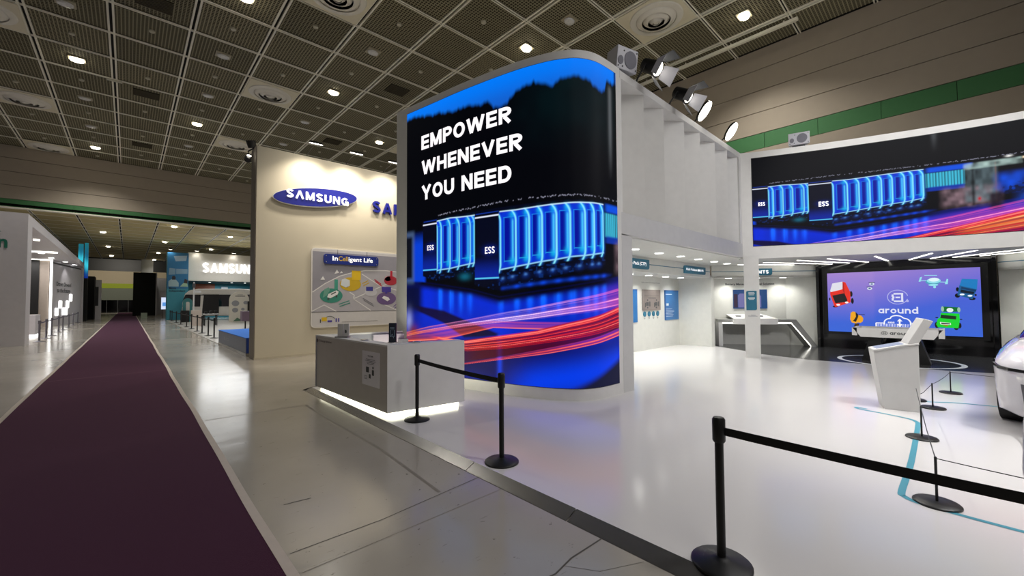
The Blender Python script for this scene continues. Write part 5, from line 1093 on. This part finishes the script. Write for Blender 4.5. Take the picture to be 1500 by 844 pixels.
mb = MB(); WF.poly(mb, sky_, .057, .001); mb.build('print_sky', mat('grey_print_sky', (150, 149, 162), .45), ip)
mb = MB()
for q in ([(4.19, 1.96), (4.573, 2.24), (5.029, 2.49), (5.467, 2.63), (5.883, 2.71), (6.632, 2.74), (7.6, 2.68), (8.5, 2.6)], [(4.18, 1.361), (4.542, 1.554), (4.921, 1.344)], [(5.35, 1.968), (5.512, 1.868), (5.472, 1.746), (5.763, 1.56), (6.083, 1.348)], [(5.472, 1.746), (6.188, 2.06), (7.138, 2.47), (8.3, 2.68)], [(5.757, 2.59), (6.364, 2.232), (7.139, 2.029), (8.4, 1.8)], [(6.456, 1.596), (7.056, 1.34)]):
    WF.line(mb, q, .03, .059, .001)
stuff(mb.build('print_roads', PLINE, ip)); mb = MB(); WF.rect(mb, 4.17, 1.325, 8.58, 1.34, .058, .002); mb.build('divider', INKD, ip)
def island(name, rgb, shapes):
    m = mat('ink_%d_%d_%d' % rgb, rgb, .5); mb = MB()
    for s in shapes:
        if len(s) == 5 and s[0] == 'e': WF.ell(mb, *s[1:], .060, .002, 24)
        elif s[0] == 'r': WF.rect(mb, *s[1:], .063, .002)
        else: WF.poly(mb, s[1], .064, .002)
    return mb.build(name, m, ip)
island('teal_island', (58, 140, 126), [('e', 4.766, 1.85, .355, .235)]); island('teal_tower', (70, 156, 140), [('r', 4.856, 2.043, 4.966, 2.376)]); island('yellow_island', (206, 172, 40), [('e', 5.38, 2.235, .355, .228)]); island('yellow_tower', (226, 188, 36), [('r', 5.42, 2.37, 5.725, 2.69)])
island('white_house', (215, 222, 230), [('p', [(5.05, 2.2), (5.09, 2.38), (5.2, 2.42), (5.35, 2.36), (5.35, 2.18), (5.22, 2.12)])]); island('blue_house_side', (70, 88, 150), [('r', 5.2, 2.13, 5.3, 2.33)]); island('grey_island', (196, 196, 206), [('e', 6.08, 1.975, .22, .135)]); island('blue_unit', (58, 60, 150), [('r', 5.91, 2.02, 6.15, 2.16)])
island('red_island', (176, 50, 66), [('e', 6.81, 2.392, .25, .165)]); island('red_tower', (190, 30, 56), [('r', 6.79, 2.45, 6.873, 2.74)]); island('pink_dome', (214, 150, 160), [('e', 6.7, 2.46, .12, .09)]); island('purple_island', (110, 88, 140), [('e', 6.65, 1.757, .365, .225)]); island('violet_unit', (74, 62, 160), [('r', 6.476, 1.985, 6.82, 2.17), ('r', 6.6, 1.93, 6.68, 1.985)])
island('white_bus', (236, 236, 240), [('p', [(4.633, 1.805), (4.669, 1.903), (4.916, 2.023), (4.994, 1.984), (4.955, 1.885), (4.727, 1.766)])]); mb = MB(); WF.poly(mb, [(4.745, 1.903), (4.897, 1.983), (4.909, 1.952), (4.764, 1.876)], .067, .001); WF.rect(mb, 4.64, 1.72, 4.7, 1.77, .067, .001); WF.rect(mb, 4.9, 1.8, 4.95, 1.87, .067, .001); mb.build('bus_window', INKD, ip)
island('white_car', (232, 232, 238), [('p', [(6.48, 1.78), (6.55, 1.85), (6.72, 1.80), (6.78, 1.72), (6.68, 1.66)])]); island('green_building', (110, 165, 150), [('p', [(4.5, 1.78), (4.54, 2.05), (4.68, 2.12), (4.72, 2.03), (4.62, 1.86)])])
for rgb, a0, b0, a1, b1, n in (((58, 140, 126), 4.996, 1.568, 5.392, 1.685, 2), ((206, 172, 40), 5.78, 2.261, 6.035, 2.371, 2), ((190, 30, 56), 6.208, 2.419, 6.498, 2.257, 2), ((130, 130, 140), 5.804, 1.766, 6.212, 1.556, 2), ((96, 80, 140), 6.92, 1.47, 7.131, 1.59, 2)):
    mb = MB()
    for k in range(n): WF.line(mb, [(a0+k*.03, b0-k*.07), (a1+k*.03-.05, b1-k*.07)], .03, .060, .001)
    stuff(mb.build('print_label', mat('ink_%d_%d_%d' % rgb, rgb, .5), ip))
island('legend_icon', (226, 188, 36), [('r', 4.47, 1.04, 4.63, 1.16)]); island('legend_icon', (74, 62, 160), [('r', 4.65, 1.0, 4.79, 1.06), ('r', 4.9, 1.0, 4.94, 1.12), ('r', 4.98, 1.0, 5.02, 1.12)])
mb = MB(); WF.ring(mb, 4.72, 1.06, .17, .14, .02, .06, .001, 20, 130, 10); WF.rect(mb, 5.10, .985, 6.33, .995, .06, .001); WF.rect(mb, 4.42, .99, 4.45, 1.1, .06, .001); stuff(mb.build('legend_print', INKD, ip))
for q in ([(4.42, 2.35), (4.5, 2.47), (4.56, 2.36)], [(4.85, 2.55), (4.93, 2.70), (5.0, 2.6)], [(5.02, 2.58), (5.08, 2.66), (5.12, 2.6)]): island('sail', (232, 232, 236), [('p', q)])
bd = thing('title_badge', 'rounded blue badge reading InCelligent Life above the city panel', 'sign', (5.42, YW, 2.9))
mb = MB(); WF.rrect(mb, 4.51, 2.87, 6.33, 3.19, .09, .056, .05); mb.build('board', mat('badge_blue', (28, 48, 136), .4), bd)
mb = MB(); text(mb, WF, 'In', 4.775, 2.985, .17, .145, bold=.015, c=.108); text(mb, WF, 'igent Life', 5.29, 2.94, .83, .19, bold=.015, c=.108); mb.build('lettering', LETW, bd)
mb = MB(); text(mb, WF, 'Cell', 4.965, 2.985, .305, .15, bold=.015, c=.108); mb.build('lettering', mat('yellow_lettering', (226, 188, 60), .5), bd)
for a in (4.58, 6.26):
    for b in (2.93, 3.13): mb = MB(); WF.ell(mb, a, b, .018, .018, .106, .008, 10); mb.build('screw', CHROME, bd)
for a in (4.95, 5.93): mb = MB(); WF.rect(mb, a, 3.19, a+.012, 3.35, .058, .004); mb.build('hanger', INKD, bd)

# ------------------------------------------------------------------ booth at the left edge
lb = thing('corner_booth', 'white portal-framed booth at the left edge with a green-lettered end wall', 'booth', (-5, 36, 0)); LBW = mat('cool_white_booth', (214, 210, 216), .5)
MB().box((-12, 24.87, 0), (-2.95, 25.1, 5.22)).build('end_wall', LBW, lb); MB().box((-3.25, 25.1, 0), (-2.95, 25.85, 4.84)).build('portal_leg', LBW, lb)
MB().box((-3.25, 25.1, 4.84), (-2.95, 53, 5.22)).build('portal_beam', LBW, lb); MB().box((-12, 25.1, 4.86), (-3.25, 53, 5.0)).build('roof', LBW, lb); MB().box((-3.25, 52.6, 0), (-2.95, 53, 4.84)).build('portal_leg', LBW, lb)
MB().prism([(-4.12, 44.8, 0), (-3.08, 52.3, 0), (-3.2, 52.35, 0), (-4.24, 44.8, 0)], (0, 0, 4.87)).build('slogan_wall', LBW, lb); MB().box((-9, 44.8, .0), (-4.2, 45, 4.87)).build('rear_wall', mat('warm_grey_wall', (170, 158, 148), .6), lb)
MB().box((-6.6, 44.72, .9), (-4.72, 44.8, 4.85)).build('dark_screen', BLACKM, lb); MB().box((-12, 25.3, 0), (-11.8, 53, 4.9)).build('back_wall', LBW, lb)
MB().box((-4.2, 44.74, 0), (-4.08, 44.8, 4.87)).build('light_strip', LEDW, lb); MB().box((-7, 44.7, 4.8), (-4.1, 44.78, 4.86)).build('light_strip', LEDS, lb)
MB().prism([(-4.1, 44.85, 4.6), (-3.1, 52.25, 4.6), (-3.08, 52.25, 4.6), (-4.08, 44.85, 4.6)], (0, 0, .1)).build('track', BLACKM, lb)
MB().box((-6, 38.0, 4.80), (-3.3, 38.3, 4.86)).build('light_strip', LEDS, lb); MB().box((-3.5, 31.0, 4.8), (-3.3, 31.2, 4.86)).build('light_strip', LEDS, lb)
for x, y in ((-3.4, 27.5), (-4.2, 35), (-4.1, 39.5), (-4.0, 43), (-3.6, 46.5), (-3.3, 49.5)): MB().lathe([(.14, 0), (.14, -.02)], (x, y, 4.86), 14).build('downlight', LEDW, lb)
for y in (29, 36, 43): lamp('AREA', (-5.2, y, 4.75), 110, (1, .96, .92), 2, aim=(-5.2, y, 0), parent=lb, name='booth_light')
lamp('SPOT', (-2.8, 47.5, 4.6), 40, (1, .97, .93), .2, aim=(-3.8, 48, 2.5), angle=100, parent=lb, name='booth_light')
LF = Frame((-4.12, 44.8, 0), (1.04, 7.5, 0))
mb = MB(); text(mb, LF, 'Drawn Onward', 1.0, 2.98, 3.6, .33, bold=.02, c=.03); text(mb, LF, 'to the Future', 1.2, 2.5, 3.2, .33, bold=.02, c=.03); stuff(mb.build('lettering', INKD, lb))
for a, b in ((.9, .75), (1.75, 1.3), (2.55, .75), (3.15, .75), (3.5, 1.3), (4.35, 1.85)):
    mb = MB(); LF.rect(mb, a, b, a+.62, b+.55, .02, .02); mb.build('lit_square', LEDW, lb)
EF = Frame((0, 24.87, 0), (1, 0, 0)); mb = MB(); text(mb, EF, 'Factorian', -5.5, 3.81, 2.05, .50, bold=.03, c=.02); mb.build('lettering', mat('green_lettering', (30, 120, 100), .5), lb)
mb = MB(); EF.poly(mb, [(-4.6, 4.42), (-3.6, 4.43), (-3.75, 4.53), (-4.5, 4.9)], .02, .02); mb.build('leaf_mark', mat('green_lettering', (30, 120, 100), .5), lb)
MB().box((-6.5, 31, .12), (-3.35, 32.6, 1.08)).build('counter', LBW, lb); MB().box((-6.3, 31.05, 0), (-3.4, 32.5, .12)).build('plinth_light', LEDW, lb)
GSTL = mat('grey_barrier_metal', (128, 126, 136), .3, .6); GBELT = mat('grey_barrier_belt', (98, 94, 116), .7)
PY = [27.0, 29.4, 31.6, 35.1, 37.7, 42.0, 45.8, 51.0, 56.6]; px_ = lambda y: -2.79-(y-26.8)*.0138
src = None
for k, y in enumerate(PY):
    x = px_(y); lab = '%s grey metal belt stanchion from the portal of the left white booth' % ORD[k]
    if k == 0: lab = 'first grey metal belt stanchion beside the left booth portal'
    if src is None: t = src = thing('barrier_post', lab, 'stanchion', (x, y, 0), 'grey barrier posts by the left booth'); stanchion_parts(t, x, y, 0, .92, GSTL, .18, .035, 14)
    else: t = dup(src, (x, y, 0), lab, skip=('belt',))
    if k < len(PY)-1: belt(t, (x, y, 0), (px_(PY[k+1]), PY[k+1], 0), .84, .06, .04, 6, GBELT)

# ------------------------------------------------------------------ things at the far end
def banner(x0, x1, y, z0, z1, label, seed):
    t = thing('banner_screen', label, 'screen', ((x0+x1)/2, y, z0)); MB().box((x0, y, 0), (x1, y+.25, z1)).build('housing', BLACKM, t)
    def f(a, b):
        k = ((b-z0)/(z1-z0))[..., None]; c = lincol(16, 40, 130)*(1-k)+lincol(30, 110, 120)*k; w = np.exp(-((b-z0-(z1-z0)*.45+np.sin(a*9)*.3)/.5)**2)[..., None]; return c*(1-w)+lincol(60, 200, 220)*w
    display(Frame((x0, y, 0), (1, 0, 0)), 0, x1-x0, z0, z1, 6, 24, f, SCRM, t, c=.01)
banner(-3.40, -3.08, 54.2, 4.9, 7.1, 'narrow blue lit banner screen nearest the left booth', 1); banner(-3.05, -2.80, 55, 4.0, 7.3, 'narrow darker blue lit banner screen behind the first', 2)
t = thing('dark_partition', 'black partition just beyond the left white booth', 'partition', (-3, 59, 0)); MB().box((-6, 58, 0), (-3.18, 59.6, 5.4)).build('panel', BLACKF, t); MB().box((-3.18, 59.6, 0), (-2.55, 62.2, 4.4)).build('panel', BLACKF, t)
t = thing('totem', 'slim white totem with a dark screen at the left of the carpet end', 'totem', (-2.2, 58.4, 0)); MB().box((-2.42, 58.4, 0), (-2.0, 58.7, 4.0)).build('body', LBW, t); MB().box((-2.44, 58.36, 1.4), (-2.2, 58.4, 3.3)).build('screen', BLACKM, t)
t = thing('dark_cabin', 'tall black box stand at the far right of the carpet', 'stand', (1.5, 71.5, 0)); MB().box((.42, 71.3, 0), (2.6, 74, 5.6)).build('body', BLACKF, t); MB().box((2.6, 71.3, 0), (2.72, 74, 5.6)).build('edge', LBW, t)
tag(MB().box((1.0, 58.9, 0), (1.5, 59.3, .6)).build('floor_sign', mat('pale_sign_box', (190, 200, 180), .5), None), 'small pale box sign on the floor at the carpet side', 'sign')
col = struct(MB().box((1.2, 74.2, 0), (2.4, 75.4, ZL)).build('column', mat('pale_column', (190, 190, 186), .6)))
t = thing('white_kiosk_wall', 'white wall with grey slats and a small lit screen beyond the teal panel', 'stand', (3.4, 75, 0)); MB().box((2.72, 75, 0), (5.5, 75.4, 5.1)).build('panel', LBW, t)
for k in range(6): MB().box((2.9+k*.16, 74.95, 3.2), (3.0+k*.16, 75, 4.8)).build('slat', GREYP, t)
t = thing('info_screen', 'small glowing white information screen on a stand near the teal panel', 'screen', (2.9, 58.8, 0)); MB().box((2.62, 58.8, .95), (3.22, 58.9, 2.25)).build('panel', emis('pale_blue_screen', (214, 226, 250), 1.0), t); MB().box((2.72, 58.78, 1.3), (3.0, 58.8, 1.7)).build('icon', emis('mid_blue_icon', (90, 150, 220)), t)
for x in (2.72, 3.1): MB().cyl((x, 58.85, 0), (x, 58.85, .95), .02, 8).build('leg', BLACKM, t)

# ------------------------------------------------------------------ far teal booth with the bus
fb = thing('teal_booth', 'far white and teal booth with glowing SAMSUNG fascia letters', 'booth', (7, 50, 0)); TB = mat('teal_booth_wall', (44, 122, 140), .5); FWHT = mat('booth_fascia_white', (205, 200, 190), .6)
tag(MB().box((2.63, 19.9, 0), (15.5, 50.2, .03)).build('far_platform', mat('pale_booth_floor', (190, 188, 182), .25)), 'thin pale grey booth floor along the right of the carpet', 'platform')
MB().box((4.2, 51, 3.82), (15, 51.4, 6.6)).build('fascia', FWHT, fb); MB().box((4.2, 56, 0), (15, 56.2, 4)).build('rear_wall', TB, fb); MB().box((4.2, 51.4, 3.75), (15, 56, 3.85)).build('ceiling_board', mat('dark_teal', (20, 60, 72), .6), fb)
MB().box((13.8, 51.4, 0), (14, 56, 3.8)).build('side_wall', TB, fb)
FF = Frame((0, 51, 0), (1, 0, 0)); block_word(FF, 'SAMSUNG', 5.35, 4.68, 4.75, .97, LETW, fb, t=.21, gap=.17, depth=.12, c=.08)
MB().box((2.63, 50.3, 0), (4.2, 51.6, 6.45)).build('corner_panel', mat('blue_teal_print', (58, 138, 156), .45), fb)
GF = Frame((2.63, 50.3, 0), (1, 0, 0))
def gp(pts, rgb, nm='print_shape', c=.004): mb = MB(); GF.poly(mb, pts, c, .004); mb.build(nm, mat('ink_%d_%d_%d' % rgb, rgb, .5), fb)
gp([(.0, 3.0), (1.57, 3.0), (1.57, 6.45), (0, 6.45)], (40, 108, 152)); gp([(.45, 6.1), (1.45, 6.2), (1.38, 5.7), (.6, 5.6)], (150, 170, 186), c=.009); gp([(.1, 4.3), (.6, 4.35), (.6, 4.9), (.15, 4.95)], (120, 150, 170), c=.009); gp([(.65, 4.4), (1.5, 4.45), (1.5, 4.9), (.65, 4.9)], (120, 150, 170), c=.009)
gp([(.1, 3.2), (.85, 3.2), (.85, 3.55), (.65, 3.85), (.3, 3.9), (.1, 3.7)], (150, 176, 182), c=.010); gp([(.35, 3.85), (.6, 3.85), (.62, 4.1), (.5, 4.25), (.35, 4.15)], (44, 40, 46), c=.011); gp([(.95, 3.2), (1.55, 3.2), (1.5, 3.5), (1.2, 3.55)], (150, 180, 150), c=.010); gp([(1.22, 3.55), (1.5, 3.5), (1.52, 3.85), (1.3, 3.95)], (56, 46, 46), c=.011)
mb = MB(); text(mb, GF, 'More', .15, 3.05-.1, .5, .2, bold=.02, c=.016); text(mb, GF, 'Independent', .15, 2.66, 1.2, .22, bold=.02, c=.016); mb.build('lettering', mat('navy_ink', (20, 40, 60), .5), fb)
MB().box((5.2, 55.85, 3.0), (7.0, 55.95, 3.7)).build('wall_picture', mat('orange_maroon_print', (150, 84, 60), .5), fb); MB().box((9.0, 55.85, 2.6), (11.5, 55.95, 3.2)).build('wall_picture', PLIGHT, fb); MB().box((7.6, 55.85, 2.6), (8.2, 55.95, 3.4)).build('wall_picture', PLIGHT, fb)
for x, y, lab in ((2.8, 50.1, 'twin floodlight on top of the teal corner panel'), (4.85, 50.6, 'bright floodlight above the left of the glowing fascia'), (7.9, 50.6, 'bright floodlight above the glowing SAMSUNG letters')): flood(x, y, 6.75, (x, 51.1, 4.5), lab, 26, .6, (1, .97, .92), base=(x, 51.1, 6.5))
for x in (6.1, 8.0, 9.2): MB().lathe([(.1, 0), (.1, -.02)], (x, 52.2, 3.75), 12).build('downlight', LEDW, fb)
lamp('AREA', (7.5, 48.5, 6.8), 260, (.96, .98, 1), 5, aim=(7.2, 46, 0), sy=3, parent=fb, name='booth_light'); lamp('AREA', (8, 53.6, 3.6), 120, (.8, .95, 1), 3, aim=(8, 53.6, 0), parent=fb, name='booth_light')
lamp('AREA', (6.5, 34, 6.9), 260, (.96, .98, 1), 4, aim=(5.6, 34, 0), sy=8, parent=fb, name='booth_light')
# white bus
bs = thing('minibus', 'white rounded minibus with dark windows parked in the far booth', 'bus', (6.6, 49, .03)); bd_ = Vector((5.75, -2.3, 0)).normalized(); bo_ = Vector((3.62, 48.7, .03)); BFm = Frame(bo_, bd_); BW = mat('white_bus_paint', (226, 224, 220), .25)
def bpr(name, pts, c0, c1, m, bevel=0): MB().prism([BFm(a, b, c0) for a, b in pts], BFm.n*(c1-c0)).build(name, m, bs, bevel=bevel)
bpr('body', [(0, .35), (6.1, .35), (6.2, .8), (6.15, 2.3), (5.8, 2.75), (.6, 2.75), (.2, 2.5), (0, 1.6)], -2.0, 0, BW, .12)
bpr('roof', [(.25, 2.45), (5.9, 2.5), (5.6, 2.86), (4.6, 2.95), (1.2, 2.92), (.5, 2.75)], -1.95, .02, BW, .06)
bpr('window_band', [(.06, 1.25), (5.95, 1.25), (5.9, 2.38), (.28, 2.38), (.1, 1.9)], -.04, .035, CGLASS)
bpr('door', [(1.6, .42), (2.9, .42), (2.9, 2.4), (1.6, 2.4)], -.04, .05, BLACKM); bpr('door_pillar', [(1.42, .5), (1.56, .5), (1.70, 2.3), (1.46, 2.3)], 0, .06, BW); bpr('lower_panel', [(2.95, .6), (5.95, .6), (5.95, 1.22), (2.95, 1.22)], .0, .05, BW); bpr('lamp_panel', [(.02, .75), (.6, .75), (.6, 1.1), (.02, 1.1)], 0, .05, mat('grey_bus_trim', (160, 160, 162), .4))
for a in (.85, 4.45):
    c = BFm(a, .45, .0); M_ = Matrix([BFm.r, BFm.u, BFm.n]).transposed(); w = MB().lathe([(.44, -.2), (.46, -.1), (.46, .05), (.42, .09), (.3, .09)], c, 22, M_).build('tyre', TYRE, bs, smooth=True)
    MB().lathe([(.3, .07), (.28, .10), (.06, .11)], c, 18, M_).build('hub', mat('dark_hub', (40, 40, 44), .4), w)
    for k in range(4):
        mb = MB(); an = k*math.pi/2+.3; F = Frame(c, BFm.r, BFm.u); F.line(mb, [(.06*math.cos(an), .06*math.sin(an)), (.27*math.cos(an), .27*math.sin(an))], .06, .105, .02); mb.build('spoke', WHITE, w)
# display stands near it
def arch(name, label, cat, x0, x1, y, h, m, d=.25):
    t = thing(name, label, cat, ((x0+x1)/2, y, .03)); F = Frame((x0, y, .03), (1, 0, 0)); w = x1-x0; r = w/2
    pts = [(0, 0), (w, 0), (w, h-r)]+[(r+r*math.cos(R(k*15)), h-r+r*math.sin(R(k*15))) for k in range(1, 12)]+[(0, h-r)]
    mb = MB(); F.poly(mb, pts, -d, d); mb.build('board', m, t); return t, F
t, F = arch('arched_board', 'cream arched information board with grey round drawings beside the bus', 'board', 6.15, 7.55, 41, 2.55, mat('cream_board', (206, 200, 186), .5))
for a, b, r in ((.42, 1.55, .27), (1.15, 1.6, .17), (.4, .98, .22), (.95, 1.05, .13)): mb = MB(); F.ell(mb, a, b, r, r*.9, .004, .004, 18); mb.build('round_drawing', mat('grey_drawing', (140, 140, 142), .6), t)
mb = MB(); F.poly(mb, [(.25, .05), (1.2, .05), (1.15, .25), (.95, .4), (.75, .22), (.55, .35), (.4, .18)], .004, .004); mb.build('plant_drawing', mat('green_drawing', (84, 116, 92), .6), t)
mb = MB(); F.rect(mb, .4, 2.12, 1.1, 2.18, .004, .004); F.rect(mb, .55, 2.25, .95, 2.28, .004, .004); stuff(mb.build('heading', INKD, t))
t = thing('dark_monitor', 'dark upright monitor beside the cream arched board', 'monitor', (7.6, 40.9, .03)); MB().box((7.42, 40.8, .9), (7.9, 40.9, 1.75)).build('screen', BLACKM, t); MB().box((7.6, 40.82, .03), (7.7, 40.88, .9)).build('leg', BLACKM, t)
t, F = arch('arched_gate', 'teal arched cut-out stand before the bus front', 'stand', 3.35, 3.98, 44, 2.0, mat('teal_arch', (60, 128, 132), .5)); mb = MB(); F.rrect(mb, .20, .8, .44, 1.7, .1, .003, .01); mb.build('opening', mat('pale_opening', (206, 206, 200), .5), t); MB().box((3.2, 43.6, .03), (3.75, 44, 1.0)).build('black_base', BLACKM, t)
t = thing('direction_post', 'white signpost on a pale pedestal in the far booth', 'signpost', (3.5, 36, .03)); MB().box((3.22, 36, .03), (3.78, 36.5, 1.12)).build('pedestal', mat('pale_pedestal', (202, 188, 178), .5), t); MB().cyl((3.34, 36.2, 1.1), (3.34, 36.2, 3.1), .045, 10).build('pole', GREYP, t); MB().box((3.3, 36.15, 2.35), (3.75, 36.2, 2.5)).build('arm_sign', GREYP, t); MB().box((3.26, 36.12, 2.7), (3.42, 36.28, 3.0)).build('finial', INKD, t)
t = thing('display_table', 'small table with thin legs and items before the bus door', 'table', (4.2, 36.2, .03)); MB().box((3.85, 35.8, .8), (4.75, 36.6, .86)).build('top', GREYP, t)
for x, y in ((3.95, 35.9), (4.65, 35.9), (3.95, 36.5), (4.65, 36.5)): MB().cyl((x, y, .03), (x, y, .8), .03, 8).build('leg', BLACKM, t)
for k in range(3): tag(MB().box((3.95+k*.28, 36.0, .86), (4.12+k*.28, 36.2, 1.02+.04*k)).build('display_box', BLACKM, None), ['left small dark display box on the thin-legged table', 'middle small dark display box on the thin-legged table', 'right small dark display box on the thin-legged table'][k], 'box')
t = thing('purple_stand', 'low purple-grey stand at the edge of the beige wall', 'stand', (5.3, 29.6, .03)); MB().box((5.1, 29.6, .5), (5.9, 30.2, 1.1)).build('cabinet', mat('purple_grey', (110, 92, 112), .5), t); MB().cyl((5.3, 29.8, .03), (5.3, 29.8, .5), .04, 8).build('leg', BLACKM, t)
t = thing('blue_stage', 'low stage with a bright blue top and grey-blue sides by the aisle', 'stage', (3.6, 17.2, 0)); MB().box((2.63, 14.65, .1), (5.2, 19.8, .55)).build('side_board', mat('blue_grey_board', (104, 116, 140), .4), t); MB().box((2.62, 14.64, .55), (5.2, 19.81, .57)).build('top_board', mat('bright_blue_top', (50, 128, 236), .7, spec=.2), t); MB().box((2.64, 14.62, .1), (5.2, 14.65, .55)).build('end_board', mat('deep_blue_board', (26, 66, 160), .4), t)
MB().box((2.62, 14.6, .0), (5.2, 19.8, .1)).build('base_rail', STEEL, t); mb = MB(); F = Frame((2.63, 19.8, 0), (0, -1, 0)); F.rect(mb, 1.3, .27, 1.55, .38, .003, .003); F.rect(mb, 1.65, .28, 2.3, .30, .003, .003); F.rect(mb, 1.65, .34, 2.2, .36, .003, .003); stuff(mb.build('faint_print', mat('faint_blue_ink', (140, 146, 160), .5), t))
for y in (15.0, 17.3, 19.4): MB().cyl((2.7, y, 0), (2.7, y, .1), .05, 10).build('caster', CHROME, t)
src = None; FY = [22.96, 24.85, 27.15, 29.26, 32.13, 35.1, 39.24, 43.2, 47.7, 50.0]
for k, y in enumerate(FY):
    x = 2.88; lab = '%s black belt stanchion from the blue stage in the far booth row' % ORD[k]
    if k == 0: lab = 'black belt stanchion nearest the blue stage in the far booth row'
    if src is None: t = src = thing('barrier_post', lab, 'stanchion', (x, y, .03), 'black barrier posts along the far booth'); stanchion_parts(t, x, y, .03, .92, BLACKM, .17, .03, 12)
    else: t = dup(src, (x, y, .03), lab, skip=('belt',))
    if k < len(FY)-1: belt(t, (x, y, 0), (x, FY[k+1], 0), .85, .055, .03, 4)
